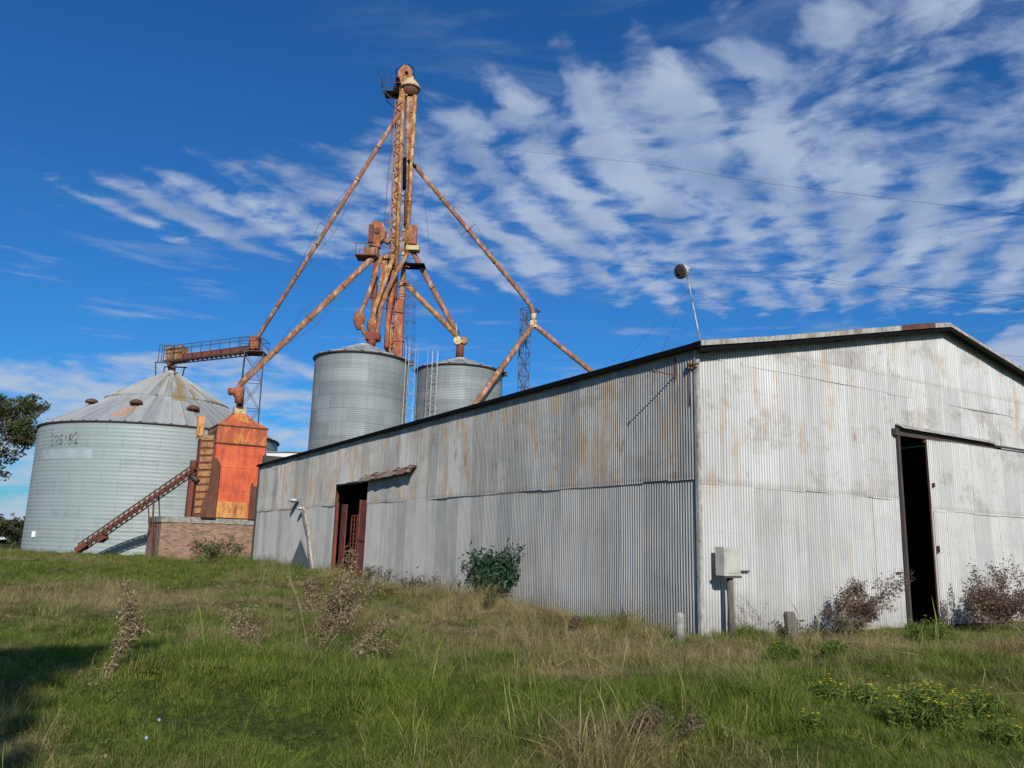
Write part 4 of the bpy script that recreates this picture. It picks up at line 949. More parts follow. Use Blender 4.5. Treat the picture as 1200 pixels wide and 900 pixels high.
mb = MB(); mb.tube([at(628, 362, 60.3), at(632, 366, 60.3)], .12, 8); mb.build('lever', M['dark_steel'], t_)
J2 = at(540, 400, 59.6)
long_spout('short spout sloping from the tower top right side to the joint over the far silo', [(484, 296, 58.0), (529, 378, 59.2), (536, 392, 59.5)], .21, 'spout', False)
long_spout('lower parallel spout sloping from mid tower to the joint over the far silo', [(474, 331, 58.0), (530, 388, 59.2), (537, 396, 59.5)], .20, 'leg_yellow', False)
t_ = thing('diverter_valve', 'round yellowish diverter drum sitting above the far silo roof', 'valve', tuple(J2))
mb = MB(); mb.tube([J2 + Vector((-.22, -.35, 0)), J2 + Vector((-.22, .35, 0))], .32, 14); mb.build('drum', M['cream'], t_)
mb = MB(); mb.tube([J2 + Vector((.25, -.3, .05)), J2 + Vector((.25, .3, .05))], .27, 14); mb.build('drum', M['leg_yellow'], t_)
mb = MB(); mb.tube([J2 + UP * -.2, at(538, 421, 60.0)], .30, 10); mb.build('neck', M['rust_red'], t_)
mb = MB(); mb.tube([at(534, 380, 59.3), at(535, 392, 59.3)], .1, 8); mb.build('grey_rod', M['steel'], t_)
mp = at(616, 362, 61.2); mpb = Vector((mp.x - .1, mp.y, 0))
t_ = thing('lattice_mast', 'slim dark lattice mast under the right hand spout, seen over the shed roof', 'mast', mpb)
mb = MB(); lattice(mb, mpb, mp, .62, .62, 22, .04, None, False); mb.build('lattice', M['dark_steel'], t_)

# ------------------------------------------------------------------ things round the shed
# floodlight mast on the roof corner
pb = S3(.05, -.12, EAVE + .1); pt = at(806, 326, 15.3); pt = Vector((pt.x, pt.y, pt.z))
t_ = thing('floodlight_mast', 'thin pole with a round dark floodlight on the shed roof corner', 'floodlight', tuple(pb))
mb = MB(); mb.tube([pb, pb.lerp(pt, .62)], .020, 8); mb.tube([pb.lerp(pt, .60), pt], .013, 8); mb.build('pole', M['steel'], t_)
hd = at(799, 318, 15.25); ax = Vector((-.72, -.62, -.28)).normalized()
mb = MB(); mb.tube([hd - ax * .17, hd - ax * .13, hd - ax * .05, hd + ax * .05], [.05, .10, .14, .155], 20); shade_ = mb.build('shade', M['steel'], t_)
mb = MB(); mb.tube([hd + ax * .052, hd + ax * .075], [.15, .12], 20); 
for k in range(8):
    a = 2 * math.pi * k / 8; x_ = ax.orthogonal().normalized(); y_ = ax.cross(x_); rr_ = x_ * math.cos(a) + y_ * math.sin(a); mb.tube([hd + ax * .05 + rr_ * .155, hd + ax * .11], .005, 4)
mb.build('lens_guard', M['dark_steel'], t_)
mb = MB(); mb.tube([pt - UP * .02, hd - ax * .16], .018, 6); mb.box(hd - ax * .17 + UP * .02, (.09, .09, .09)); mb.build('bracket', M['steel'], t_)
mb = MB()
for q in (S3(-.1, 2.2, EAVE + .1), S3(2.6, -.2, EAVE + .65), S3(.1, 1.1, EAVE + .15)): mb.tube([pb.lerp(pt, .85), q], .0022, 4)
mb.build('stay_wire', M['dark_steel'], t_)
# meter box on post
mp_ = S3(.48, -.32, 0)
t_ = thing('meter_post', 'weathered timber post carrying a cream meter box in front of the shed corner', 'post', tuple(mp_), YAW)
mb = MB(); mb.tube([(0, 0, -.2), (.01, 0, .6), (0, 0, 1.16)], [.07, .062, .066], 9); mb.build('post', M['wood'], t_, local=True)
t_ = thing('meter_box', 'cream grey electric meter box on the timber post by the shed corner', 'meter box', tuple(mp_ + UP * 1.10), YAW)
mb = MB(); mb.box((-.04, 0, .29), (.42, .22, .52)); bx_ = mb.build('case', M['box'], t_, local=True)
bv = bx_.modifiers.new('bevel', 'BEVEL'); bv.width = .02; bv.segments = 2
mb = MB(); mb.box((-.05, 0, .01), (.46, .26, .04)); mb.build('base_plate', M['dark_steel'], t_, local=True)
mb = MB(); mb.box((.10, -.118, .30), (.03, .012, .05)); mb.box((-.05, -.116, .30), (.36, .008, .44)); mb.build('door', M['box'], t_, local=True)
# short old fence posts
def stub(px, py, h_, w_, lean, m_, label, dep=None):
    g = gnd(px, py); g.z = float(gz(g.x, g.y)); t_ = MB()
    t_.tube([g - UP * .2, g + Vector((lean * .5, 0, h_ * .5)), g + Vector((lean, 0, h_ * .92)), g + Vector((lean * 1.02, 0, h_))], [w_, w_ * .97, w_ * .95, w_ * .72], 7)
    o = recentre(t_.build('fence_post', m_)); tag(o, label, 'post', 'old fence post stumps')
stub(797, 752, .50, .085, -.0, M['concrete'], 'short grey concrete stump left of the shed corner')
stub(931, 757, .60, .11, -.07, M['wood'], 'leaning brown timber stump in the grass before the front wall')
# overhead wires
def wire(pts, label, r=.012):
    P = [at(*p) for p in pts]; Q = []
    for a, b_ in zip(P[:-1], P[1:]):
        for i in range(10):
            q = i / 10; c = a.lerp(b_, q); Q.append(c)
    Q.append(P[-1]); mb = MB(); mb.tube(Q, r, 5); o = recentre(mb.build('power_line', M['black'])); tag(o, label, 'wire', 'thin power lines')
wire([(560, 172, 60), (762, 192, 46), (891, 214, 38), (1200, 252, 28), (1400, 272, 24)], 'highest thin power line crossing the clouds at the right', .0065)
wire([(700, 310, 60), (922, 321, 45), (1015, 334, 40), (1200, 347, 32), (1400, 360, 27)], 'middle thin power line sagging above the shed ridge', .0065)
wire([(760, 318, 55), (922, 327, 44), (1047, 339, 38), (1200, 364, 30), (1400, 392, 24)], 'lower thin power line just beneath the middle one, above the ridge', .0065)
wire([(1148, 414, 50), (1200, 418, 44), (1400, 432, 30)], 'lowest thin wire at the right edge just over the roof slope', .007)

# ------------------------------------------------------------------ plants
def quadcloud(mb, pts, size, rng_, elong=1.6, up=None):
    for p in pts:
        n_ = Vector((rng_.gauss(0, 1), rng_.gauss(0, 1), rng_.gauss(0, 1))).normalized(); a = n_.orthogonal().normalized()
        a = (Matrix.Rotation(rng_.uniform(0, 6.28), 3, n_) @ a); b_ = n_.cross(a); s_ = size * rng_.choice((.4, .55, .75, 1.0, 1.35))
        p = Vector(p); mb.quad([p - a * s_ * elong * .5, p - b_ * s_ * .32 + a * s_ * .1, p + a * s_ * elong * .6 + n_ * s_ * .15, p + b_ * s_ * .32 + a * s_ * .1])
def branchy(rng_, base, top, levels, spread, segs=4):
    """returns list of (points, radius_scale) stems and list of tips"""
    stems, tips = [], []
    def grow(p, d, L, lv, r_):
        pts = [p]; q = p
        for i in range(segs):
            d = (d + Vector((rng_.gauss(0, .10), rng_.gauss(0, .10), rng_.gauss(0, .06)))).normalized(); q = q + d * L / segs; pts.append(q)
            if lv > 0 and (i >= 1 or lv > 2):
                for _ in range(rng_.choice((1, 2))):
                    dd = (d + Vector((rng_.gauss(0, spread), rng_.gauss(0, spread), rng_.uniform(-.1, spread)))).normalized(); grow(q, dd, L * rng_.uniform(.35, .6), lv - 1, r_ * .6)
        stems.append((pts, r_)); tips.append(q)
        for i in range(1, len(pts)): tips.append(pts[i])
    v0 = top - base; grow(base, v0.normalized(), v0.length * (1.0, .82, .68, .60)[levels], levels, 1.0)
    return stems, tips
def weed(name, label, cat, base, top, seed, levels=2, spread=.45, r=.006, head=.03, nheads=5, mh='dry_head', ms='dry_stem', nst=1, grp='dry thistle stalks', fuzz=.05, base_w=.12):
    rg = random.Random(seed); t_ = thing(name, label, cat, tuple(base), 0, grp)
    ms_, mh_ = MB(), MB()
    for k in range(nst):
        jb = Vector((rg.uniform(-base_w, base_w), rg.uniform(-base_w, base_w), -.05)) if nst > 1 else Vector((0, 0, -.05))
        jt = Vector((rg.gauss(0, base_w * 2.2), rg.gauss(0, base_w * 2), rg.uniform(-.35, .02) * (top - base).length)) if nst > 1 and k else Vector()
        stems, tips = branchy(rg, base + jb, top + jt, levels, spread)
        for pts, rs in stems: ms_.tube(pts, [r * rs * (1 - .55 * i / (len(pts) - 1)) for i in range(len(pts))], 4, False)
        hp = []
        for tp in tips:
            for _ in range(nheads): hp.append(tp + Vector((rg.gauss(0, fuzz), rg.gauss(0, fuzz), rg.gauss(0, fuzz))))
        quadcloud(mh_, hp, head, rg, 1.3)
    ms_.build('stem', M[ms], t_); mh_.build('seed_heads' if mh.startswith('dry') else 'leaves', M[mh], t_)
    return t_
def gb(px, py):
    g = gnd(px, py); g.z = float(gz(g.x, g.y)); return g
def top_of(b_, px, py): return at(px, py, b_.y)
b = gb(120, 812); weed('dry_thistle', 'leaning dry thistle with clustered brown heads, far left in the grass', 'weed', b, top_of(b, 172, 712), 3, 1, .22, .007, .030, 16, nst=3, base_w=.02, fuzz=.032)
b = gb(316, 778); weed('dry_thistle', 'short grey dry thistle just left of the tallest one', 'weed', b, top_of(b, 278, 716), 5, 1, .45, .006, .028, 10, nst=4, base_w=.05, fuzz=.035)
b = gb(368, 782); weed('dry_thistle', 'tallest dry thistle with spreading branches in the middle of the meadow', 'weed', b, top_of(b, 408, 668), 8, 2, .34, .007, .026, 7, nst=6, base_w=.08, fuzz=.045)
b = gb(360, 776); weed('dry_thistle', 'bare pale upright stalk standing just left of the tallest dry thistle', 'weed', b, top_of(b, 346, 676), 14, 1, .22, .008, .02, 2, nst=1, fuzz=.03)
b = gb(384, 788); weed('dry_thistle', 'dry thistle bending right with dark brown tip beside the tallest one', 'weed', b, top_of(b, 452, 730), 9, 1, .30, .006, .028, 11, nst=4, base_w=.05, fuzz=.035)
b = gb(448, 800); weed('dry_thistle', 'single small dark seed head in the grass right of the dry thistles', 'weed', b, top_of(b, 448, 784), 10, 0, .3, .005, .03, 12, 'dry_red', nst=1, fuzz=.018)
b = gb(762, 872); weed('dry_thistle', 'low dark brown dried weed in the foreground right of centre', 'weed', b, top_of(b, 778, 832), 12, 2, .40, .004, .022, 3, 'dry_red', 'red_stem', nst=3, base_w=.08, fuzz=.03)
def S3p(x, y): p = S3(x, y, 0); p.z = 0; return p
b = S3p(2.9, -.9); weed('dry_shrub', 'reddish brown dry shrub leaning right against the front wall before the door gap', 'shrub', b, top_of(b, 1030, 692), 21, 3, .42, .007, .035, 2, 'dry_red', 'red_stem', nst=5, grp='dry shrubs along the front wall', base_w=.20, fuzz=.05)
b = S3p(7.1, -1.1); weed('dry_shrub', 'reddish brown dry shrub spreading before the sliding door', 'shrub', b, top_of(b, 1176, 684), 22, 3, .45, .007, .038, 2, 'dry_red', 'red_stem', nst=5, grp='dry shrubs along the front wall', base_w=.26, fuzz=.06)
b = S3p(7.9, -1.2); weed('dry_shrub', 'reddish brown dry shrub at the right edge of the picture', 'shrub', b, top_of(b, 1190, 692), 23, 3, .45, .007, .038, 2, 'dry_red', 'red_stem', nst=4, grp='dry shrubs along the front wall', base_w=.30, fuzz=.06)
b = S3p(6.6, -.8); weed('dry_shrub', 'thin upright dry weed standing beside the black door gap', 'shrub', b, top_of(b, 1106, 708), 24, 1, .35, .006, .03, 2, 'dry_red', 'red_stem', nst=2, grp='dry shrubs along the front wall', base_w=.08, fuzz=.03)
b = S3p(2.5, -.7); weed('dry_shrub', 'pale bare stalks slanting up against the front wall', 'shrub', b, top_of(b, 1008, 686), 25, 1, .25, .005, .018, 1, 'dry_head', 'dry_stem', nst=4, grp='dry shrubs along the front wall', base_w=.18, fuzz=.03)
b = S3p(1.3, -.5); weed('dry_shrub', 'faint thin dead weed against the front wall right of the meter post', 'shrub', b, top_of(b, 872, 702), 26, 2, .35, .003, .014, 2, 'dry_red', 'red_stem', nst=3, grp='dry shrubs along the front wall', base_w=.08, fuzz=.03)
b = S3p(-1.6, 1.8); b.z = float(gz(b.x, b.y)); weed('dry_shrub', 'low dark dried weed left of the grey concrete stump', 'shrub', b, b + Vector((.1, 0, .22)), 27, 2, .5, .004, .03, 3, 'dry_red', 'red_stem', nst=3, grp='dry shrubs along the front wall', base_w=.14, fuzz=.04)
# green shrub on the side wall
def bush(name, label, base, w_, h_, n, size, seed, ml, mstem='red_stem', cat='shrub', grp=None, nst=7):
    rg = random.Random(seed); t_ = thing(name, label, cat, tuple(base), 0, grp); ms_, ml_ = MB(), MB()
    for k in range(nst):
        a = rg.uniform(0, 6.28); rr_ = rg.uniform(.1, .5) * w_; tp = base + Vector((math.cos(a) * rr_, math.sin(a) * rr_ * .8, h_ * rg.uniform(.55, 1.0)))
        stems, tips = branchy(rg, base + Vector((rg.uniform(-.1, .1) * w_, rg.uniform(-.1, .1) * w_, -.05)), tp, 2, .42)
        for pts, rs in stems: ms_.tube(pts, .008 * rs, 4, False)
        pp = []
        for _ in range(n // nst):
            q = rg.choice(tips); pp.append(q + Vector((rg.gauss(0, .05 * w_), rg.gauss(0, .05 * w_), rg.gauss(0, .05 * w_))))
        quadcloud(ml_, pp, size, rg)
    ms_.build('stem', M[mstem], t_); ml_.build('leaves', M[ml], t_); return t_
b = S3p(-.75, 6.9); bush('green_shrub', 'dark green leafy shrub against the shed side wall', b, 1.75, 1.40, 4600, .078, 31, 'leaf_shrub', nst=13)
b = S3p(-.7, 14.6); bush('wall_weed', 'low dark weed under the rusty hood of the side door', b, 1.3, .75, 500, .05, 32, 'leaf_olive', grp='olive weeds along the side wall', cat='weed')
b = S3p(-.9, 10.4); bush('wall_weed', 'low olive weed between the side door and the green shrub', b, 1.5, .65, 500, .05, 33, 'leaf_olive', grp='olive weeds along the side wall', cat='weed')
b = S3p(-1.1, 5.9); bush('wall_weed', 'olive brown weed at the foot of the green shrub, its right side', b, 1.3, .6, 500, .05, 34, 'leaf_olive', grp='olive weeds along the side wall', cat='weed')
b = gb(250, 662); bush('wall_weed', 'wide olive weed before the brick platform', b, 3.4, 1.35, 1300, .10, 35, 'leaf_olive', cat='weed', nst=10)
b = S3p(1.05, -1.1); bush('wall_weed', 'low dark green weed right of the meter post', b, .7, .32, 350, .035, 36, 'leaf_dark', grp='olive weeds along the front wall', cat='weed')
b = S3p(2.45, -1.3); bush('wall_weed', 'slim dark green weed touching the leaning timber stump', b, .30, .52, 260, .035, 37, 'leaf_dark', grp='olive weeds along the front wall', cat='weed', nst=4)
b = S3p(-2.1, 4.1); b.z = float(gz(b.x, b.y)); bush('wall_weed', 'small dark green weed in the grass near the shed side wall', b, .7, .30, 260, .04, 38, 'leaf_dark', grp='olive weeds along the side wall', cat='weed', nst=5)
# yellow-flowered plants
def flowerbush(px, py, w_, h_, nl, nf, seed, label, fs=.022):
    b_ = gb(px, py); rg = random.Random(seed); t_ = thing('yellow_flower_plant', label, 'flower', tuple(b_), 0, 'yellow flowered plants in the grass'); ms_, ml_, mf = MB(), MB(), MB()
    tips = []
    for k in range(max(6, int(nl / 40))):
        a = rg.uniform(0, 6.28); rr_ = w_ * .5 * math.sqrt(rg.random()); tp = b_ + Vector((math.cos(a) * rr_, math.sin(a) * rr_ * .7, h_ * (1.05 - .5 * (rr_ / (w_ * .5)) ** 2) * rg.uniform(.8, 1.05)))
        st = b_ + Vector((math.cos(a) * rr_ * .45, math.sin(a) * rr_ * .35, -.04)); mid = st.lerp(tp, .5) + Vector((rg.gauss(0, .02), rg.gauss(0, .02), 0)); ms_.tube([st, mid, tp], .004, 4, False); tips.append(tp)
        quadcloud(ml_, [st.lerp(tp, rg.uniform(.1, 1)) + Vector((rg.gauss(0, .035), rg.gauss(0, .035), rg.gauss(0, .03))) for _ in range(90)], .022, rg, 3.2)
    for k in range(nf):
        q = rg.choice(tips) + Vector((rg.gauss(0, .04), rg.gauss(0, .04), rg.uniform(.02, .09)))
        mf = MB()
        for j in range(6):
            a = j * 1.047 + rg.uniform(0, .3); d_ = Vector((math.cos(a), math.sin(a), rg.uniform(.1, .5))).normalized(); s_ = d_.cross(UP).normalized()
            mf.quad([q, q + d_ * fs * .6 + s_ * fs * .3, q + d_ * fs, q + d_ * fs * .6 - s_ * fs * .3])
        mf.build('flower_head', M['petal'], t_)
    ms_.build('stem', M['leaf_fresh'], t_); ml_.build('leaves', M['leaf_fresh'], t_)
flowerbush(1085, 855, .85, .36, 1700, 75, 41, 'widest bright green plant dotted with yellow flowers, right foreground')
flowerbush(1150, 835, .45, .30, 600, 14, 42, 'yellow flowered plant just right of the widest one')
flowerbush(1175, 868, .35, .20, 400, 7, 43, 'small yellow flowered plant in the bottom right')
flowerbush(1010, 832, .40, .17, 450, 16, 44, 'small yellow flowered plant left of the widest one')
flowerbush(962, 830, .45, .18, 450, 13, 45, 'low yellow flowered plant farthest left in the right foreground')
flowerbush(948, 858, .16, .12, 140, 5, 46, 'tiny single yellow flower tuft below the other flowered plants')
flowerbush(918, 775, .55, .30, 800, 10, 47, 'green plant with few yellow flowers below the leaning stump')
flowerbush(980, 779, .50, .26, 600, 8, 48, 'green plant with few yellow flowers right of the stump')
flowerbush(1088, 752, 1.1, .42, 1500, 40, 49, 'yellow green plant in bloom below the black door gap')
def bluefl(px, py, label):
    b_ = gb(px, py + 22); q = at(px, py, b_.y); t_ = thing('blue_flower', label, 'flower', tuple(b_), 0, 'pale blue flowers'); b_ = b_ - UP * .02; mb = MB(); mb.tube([b_, b_.lerp(q, .5) + Vector((.01, 0, 0)), q], .003, 4, False); mb.build('stem', M['leaf_fresh'], t_)
    mb = MB()
    for j in range(9):
        a = j * .7; d_ = Vector((math.cos(a), -.5, math.sin(a))).normalized(); s_ = Vector((-math.sin(a), 0, math.cos(a))); mb.quad([q, q + d_ * .009 + s_ * .004, q + d_ * .016, q + d_ * .009 - s_ * .004])
    mb.build('petals', M['petal_blue'], t_)
bluefl(187, 843, 'pale blue flower in the lower left grass'); 
bluefl(172, 864, 'paler smaller blue flower just below and left of the other')

# ------------------------------------------------------------------ trees
def tree(name, label, base, h_, crown_r, n_leaf, lsize, seed, ml, lean=Vector((0, 0, 0)), grp=None, trunk=.25, squash=.8, clumps=26):
    rg = random.Random(seed); t_ = thing(name, label, 'tree', tuple(base), 0, grp); mb = MB()
    top = base + Vector((0, 0, h_ * .55)) + lean * .5; cr = base + Vector((0, 0, h_ - crown_r * squash)) + lean
    mb.tube([base - UP * .3, base.lerp(top, .5) + Vector((.15, 0, 0)), top], [trunk, trunk * .8, trunk * .6], 9)
    tips = []
    for k in range(clumps):
        d_ = Vector((rg.gauss(0, 1), rg.gauss(0, 1), rg.gauss(0, .8))).normalized(); q = cr + Vector((d_.x, d_.y, d_.z * squash)) * crown_r * rg.uniform(.45, 1.0)
        mid = top.lerp(q, .5) + Vector((rg.gauss(0, .3), rg.gauss(0, .3), rg.gauss(0, .3))); s0 = base.lerp(top, rg.uniform(.6, 1)); mb.tube([s0, mid, q], [trunk * .28, trunk * .14, trunk * .05], 5)
        tips.append((q, rg.uniform(.16, .34) * crown_r))
        for _ in range(2):
            q2 = q + Vector((rg.gauss(0, 1), rg.gauss(0, 1), rg.gauss(0, 1))) * crown_r * .16; mb.tube([mid.lerp(q, .5), q2], [trunk * .06, trunk * .03], 4); tips.append((q2, rg.uniform(.10, .2) * crown_r))
    mb.build('trunk', M['bark'], t_)
    ml_ = MB(); tot = sum(r_ ** 2 for _, r_ in tips)
    for q, r_ in tips:
        n = int(n_leaf * r_ ** 2 / tot); pts = []
        for _ in range(n):
            d_ = Vector((rg.gauss(0, 1), rg.gauss(0, 1), rg.gauss(0, .75))); d_.normalize(); pts.append(q + d_ * r_ * rg.random() ** .45)
        quadcloud(ml_, pts, lsize, rg)
    ml_.build('crown', M[ml], t_); return t_
b = at(-110, 640, 69); b.z = 0; tree('leafy_tree', 'dark leafy tree cut by the left edge beside the wide silo', b, 14.2, 3.9, 10000, .24, 51, 'leaf_olive', lean=Vector((6.2, 0, 0)), clumps=30, squash=1.0)
b = at(-70, 640, 80); b.z = 0; tree('leafy_tree', 'olive tree with loose twigs showing behind the wide silo eave', b, 15.0, 1.7, 1300, .20, 55, 'leaf_olive', lean=Vector((6.6, 0, 0)), clumps=14, squash=.7, trunk=.16)
for k, (px, Y, hh_, rr_) in enumerate(((-24, 88, 4.2, 2.6), (-4, 96, 3.0, 2.2), (17, 92, 3.2, 2.0), (29, 105, 3.8, 2.4))):
    b = at(px, 640, Y); b.z = 0
    tree('distant_tree', ['low olive tree far beyond the grass at the very left edge', 'far low tree second from the left edge beyond the grass', 'far low tree right of the white house', 'far low tree half hidden by the wide silo'][k], b, hh_, rr_, 2600, .22, 60 + k, 'leaf_olive', grp='far trees at the left', clumps=16, trunk=.15)
b = at(6, 624, 130); b.z = 0
t_ = thing('farm_house', 'tiny white farm house far away at the left edge', 'house', tuple(b))
mb = MB(); mb.box((b.x, b.y, 1.25), (2.0, 3, 2.5)); mb.build('wall', M['white'], t_); mb = MB(); mb.prism([(b.x - 1.2, b.y - 1.7, 2.5), (b.x + 1.2, b.y - 1.7, 2.5), (b.x, b.y - 1.7, 3.0)], (0, 3.4, 0)); mb.build('roof', M['rust_red'], t_)
# a tree behind the photographer: only its shadow reaches the lower left of the meadow
def shadow_tree(px, py, h_):
    g = gnd(px, py); k = h_ / SUN.z; return g + Vector((SUN.x * k, SUN.y * k, 0))
b = shadow_tree(14, 838, 9.5) + Vector((-1.9, 0, 0)); b.z = 0
tree('leafy_tree', 'broad leafy tree behind the viewpoint that shades the lower left grass', b, 11.2, 2.5, 9000, .26, 71, 'leaf_dark', clumps=22)

# ------------------------------------------------------------------ grass (uncountable): tufts scattered by geometry nodes
def tuft(kind, seed):
    r_ = np.random.default_rng(seed); V, Fc = [], []
    n = {'green': 26, 'mix': 22, 'straw': 12, 'seed': 6, 'mat': 20, 'broad': 9}[kind]
    for i in range(n):
        h_ = {'green': r_.uniform(.06, .19), 'mix': r_.uniform(.08, .30), 'straw': r_.uniform(.18, .48), 'seed': r_.uniform(.35, .70), 'mat': r_.uniform(.15, .34), 'broad': r_.uniform(.06, .16)}[kind]
        w_ = {'green': .0045, 'mix': .004, 'straw': .0026, 'seed': .0020, 'mat': .0032, 'broad': .017}[kind] * r_.uniform(.7, 1.3)
        bx, by = r_.normal(0, .055, 2); a = r_.uniform(0, 2 * np.pi); l_ = {'seed': r_.uniform(.3, 1.5), 'mat': r_.uniform(1.6, 3.2), 'broad': r_.uniform(.8, 2.0)}.get(kind, r_.uniform(.15, 1.1)); d = np.array([np.cos(a), np.sin(a)]); s = np.array([-d[1], d[0]])
        k0 = len(V); seg = 4
        for j in range(seg + 1):
            q = j / seg; out = h_ * l_ * q ** 2; z = h_ * q * max(.12, 1 - .30 * l_ * q); ww = (w_ * (1 - q) ** .7 if kind != 'broad' else w_ * math.sin(math.pi * min(1, .12 + q * .88))) if j < seg else 0
            if kind == 'seed' and q > .7: ww = w_ * 2.2 if j < seg else 0.0
            c = np.array([bx + d[0] * out, by + d[1] * out])
            V.append((c[0] - s[0] * ww, c[1] - s[1] * ww, z)); V.append((c[0] + s[0] * ww, c[1] + s[1] * ww, z))
        for j in range(seg): Fc.append((k0 + 2 * j, k0 + 2 * j + 1, k0 + 2 * j + 3, k0 + 2 * j + 2))
    me = bpy.data.meshes.new('tuft_' + kind); me.from_pydata(V, [], Fc); me.polygons.foreach_set('use_smooth', [True] * len(Fc)); return me
def gmat(nt, b):
    g = nt.nodes.new('ShaderNodeNewGeometry'); rr = S(g.outputs['Random Per Island'])
    a = nt.nodes.new('ShaderNodeAttribute'); a.attribute_type = 'INSTANCER'; a.attribute_name = 'dry'; d = S(a.outputs['Fac'])
    oi = nt.nodes.new('ShaderNodeObjectInfo'); ri = S(oi.outputs['Random'])
    c = mixc(rr, (0.090, 0.155, 0.014), (0.235, 0.310, 0.040))
    c = mixc(smooth(ri, 0.45, 1.0) * 0.6, c, (0.27, 0.25, 0.070))
    straw = mixc(rr, (0.58, 0.49, 0.25), (0.33, 0.26, 0.12))
    f = smooth(d * 1.2 + (rr - 0.5) * 1.1 + (ri - 0.5) * 0.5, 0.38, 0.86)
    c = mixc(f, c, straw)
    vv = smooth(noise(pos(nt), 1.7, 4, 0.65) + (ri - 0.5) * 0.5, 0.25, 0.75, 0.68, 1.42)
    cm = nt.nodes.new('ShaderNodeMix'); cm.data_type = 'RGBA'; cm.blend_type = 'MULTIPLY'; cm.inputs[0].default_value = 1.0; nt.links.new(c, cm.inputs[6]); nt.links.new(vv.k, cm.inputs[7]); c = cm.outputs[2]
    b.inputs['Specular IOR Level'].default_value = 0.3
    tb = nt.nodes.new('ShaderNodeBsdfTranslucent'); nt.links.new(c, tb.inputs[0]); mx = nt.nodes.new('ShaderNodeMixShader'); mx.inputs[0].default_value = 0.5
    nt.links.new(b.outputs[0], mx.inputs[1]); nt.links.new(tb.outputs[0], mx.inputs[2]); nt.links.new(mx.outputs[0], nt.nodes['Material Output'].inputs[0])
    return c
M['grass'] = mat('grass_blades', gmat, 0.6)
tc_ = bpy.data.collections.new('grass_tufts')
kinds = ['green'] * 4 + ['mix'] * 3 + ['straw'] * 2 + ['seed'] * 1 + ['mat'] * 2 + ['broad'] * 1
for i, k in enumerate(kinds):
    me = tuft(k, 100 + i); me.materials.append(M['grass']); tc_.objects.link(bpy.data.objects.new('tuft_%02d' % i, me))
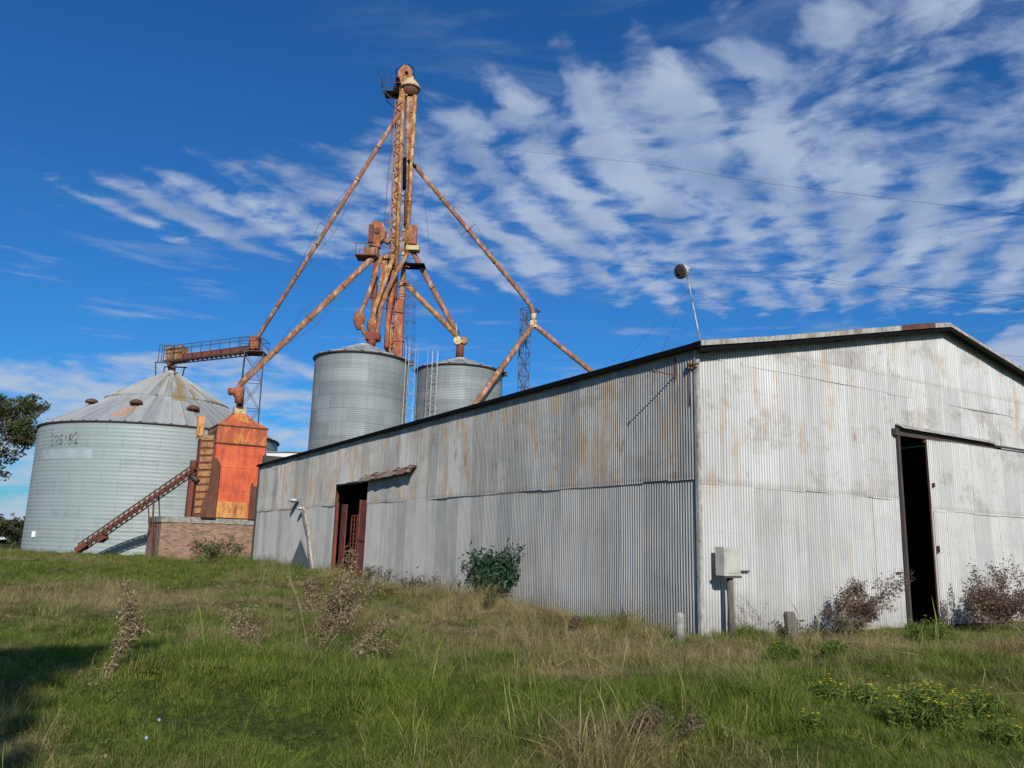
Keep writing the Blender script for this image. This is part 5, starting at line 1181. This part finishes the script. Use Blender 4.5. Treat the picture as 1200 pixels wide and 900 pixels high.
def scatter(name, N, dmin, dmax, power, smul):
    r_ = np.random.default_rng(5 + N)
    uq = r_.random(N); e = 2 - power
    d = (dmin ** e + uq * (dmax ** e - dmin ** e)) ** (1 / e); a = r_.uniform(R(-44), R(52), N)
    x, y = d * np.sin(a), d * np.cos(a)
    lx, ly = shedloc(x, y)
    keep = ~((lx > -.06) & (lx < SW + .1) & (ly > -.06) & (ly < SL + .1)) & (np.hypot(x - BX, y - BY) > BR + .1)
    bx = (x - BO.x) * D2.x + (y - BO.y) * D2.y; by = (x - BO.x) * D1.x + (y - BO.y) * D1.y
    keep &= ~((bx > -.1) & (bx < 9.3) & (by > -.1) & (by < 7.3)) & (d > dmin)
    x, y, d, lx, ly = x[keep], y[keep], d[keep], lx[keep], ly[keep]; n = len(x)
    z = gz(x, y); dr = dryness(x, y)
    hn = .70 + 1.0 * (vnoise(x / .9, y / .9, 21) - .35) + 1.5 * (vnoise(x / .35, y / .35, 22) - .45)
    wallk = np.exp(-((lx + .7) / .9) ** 2) * (ly > 1.0) * (ly < 35) + .7 * np.exp(-((ly + .35) / .35) ** 2) * (lx > 0) * (lx < SW) * (vnoise(lx * 1.3, ly, 23) > .45)
    wallk += .8 * np.exp(-((by[keep] + .8) / 1.0) ** 2) * (bx[keep] > -2) * (bx[keep] < 9)
    sc = np.clip(hn, .55, 1.8) * (1 + wallk * 1.0 * vnoise(x / .8, y / .8, 24)) * smul * np.clip(d / 24, 1, 1.6) * np.where(vnoise(x / 1.6, y / 1.6, 31) > .62, 1.25, .85)
    sc = sc * np.clip(.62 + (d - 4) * .06, .62, 1.0)
    dr = np.clip(dr + wallk * .25 * vnoise(x / .6, y / .6, 25), 0, 1)
    q = r_.random(n) + (dr - .35) * .5
    idx = np.where(q < .50, r_.integers(0, 4, n), np.where(q < .84, r_.integers(4, 7, n), np.where(q < 1.05, r_.integers(7, 9, n), 9)))
    fg = blob(x, y, 720, 850, 1.6, 1.3) + .6 * blob(x, y, 900, 880, 1.4, .8) + .5 * blob(x, y, 480, 890, 1.2, .7) + .25; idx = np.where(r_.random(n) < .16 * fg * (d < 14), r_.integers(7, 10, n), idx)
    u2 = r_.random(n); flat = vnoise(x / 1.1 + 4, y / 1.1, 41)
    idx = np.where((u2 < .55) & (dr > .42) & (flat > .45), r_.integers(10, 12, n), idx)
    idx = np.where((u2 > .90) & (vnoise(x / 1.7, y / 1.7, 42) > .5) & (dr < .6), 12, idx)
    sc = np.where((flat > .45) & (dr > .42), sc * .8, sc)
    me = bpy.data.meshes.new(name); me.vertices.add(n); me.vertices.foreach_set('co', np.stack([x, y, z - .015], 1).astype(np.float32).ravel())
    for nm, ar, ty in (('dry', dr, 'FLOAT'), ('sc', sc, 'FLOAT'), ('rot', r_.uniform(0, 6.28, n), 'FLOAT'), ('tx', r_.normal(0, .22, n), 'FLOAT'), ('ty', r_.normal(0, .22, n), 'FLOAT'), ('idx', idx, 'INT')):
        at_ = me.attributes.new(nm, ty, 'POINT'); at_.data.foreach_set('value', ar.astype(np.int32 if ty == 'INT' else np.float32))
    o = bpy.data.objects.new(name, me); col.objects.link(o)
    ng = bpy.data.node_groups.new(name + '_nodes', 'GeometryNodeTree'); ng.interface.new_socket('Geometry', in_out='INPUT', socket_type='NodeSocketGeometry'); ng.interface.new_socket('Geometry', in_out='OUTPUT', socket_type='NodeSocketGeometry')
    N_ = ng.nodes.new; gi, go = N_('NodeGroupInput'), N_('NodeGroupOutput'); iop = N_('GeometryNodeInstanceOnPoints'); ci = N_('GeometryNodeCollectionInfo')
    ci.inputs['Collection'].default_value = tc_; ci.inputs['Separate Children'].default_value = True; ci.inputs['Reset Children'].default_value = True
    def attr(nm, ty): a_ = N_('GeometryNodeInputNamedAttribute'); a_.data_type = ty; a_.inputs['Name'].default_value = nm; return a_.outputs['Attribute']
    m2p = N_('GeometryNodeMeshToPoints'); ng.links.new(gi.outputs[0], m2p.inputs[0]); ng.links.new(m2p.outputs[0], iop.inputs['Points'])
    ng.links.new(ci.outputs[0], iop.inputs['Instance']); iop.inputs['Pick Instance'].default_value = True; ng.links.new(attr('idx', 'INT'), iop.inputs['Instance Index'])
    cx = N_('ShaderNodeCombineXYZ'); ng.links.new(attr('rot', 'FLOAT'), cx.inputs[2]); ng.links.new(attr('tx', 'FLOAT'), cx.inputs[0]); ng.links.new(attr('ty', 'FLOAT'), cx.inputs[1]); e2r = N_('FunctionNodeEulerToRotation'); ng.links.new(cx.outputs[0], e2r.inputs[0]); ng.links.new(e2r.outputs[0], iop.inputs['Rotation'])
    ng.links.new(attr('sc', 'FLOAT'), iop.inputs['Scale']); ng.links.new(iop.outputs[0], go.inputs[0])
    md = o.modifiers.new('scatter', 'NODES'); md.node_group = ng
    o['kind'] = 'stuff'; o['label'] = 'uneven meadow of green and straw coloured grass'; o['category'] = 'grass'
    return o
scatter('grass', 235000, 3.4, 75.0, 1.35, .64)
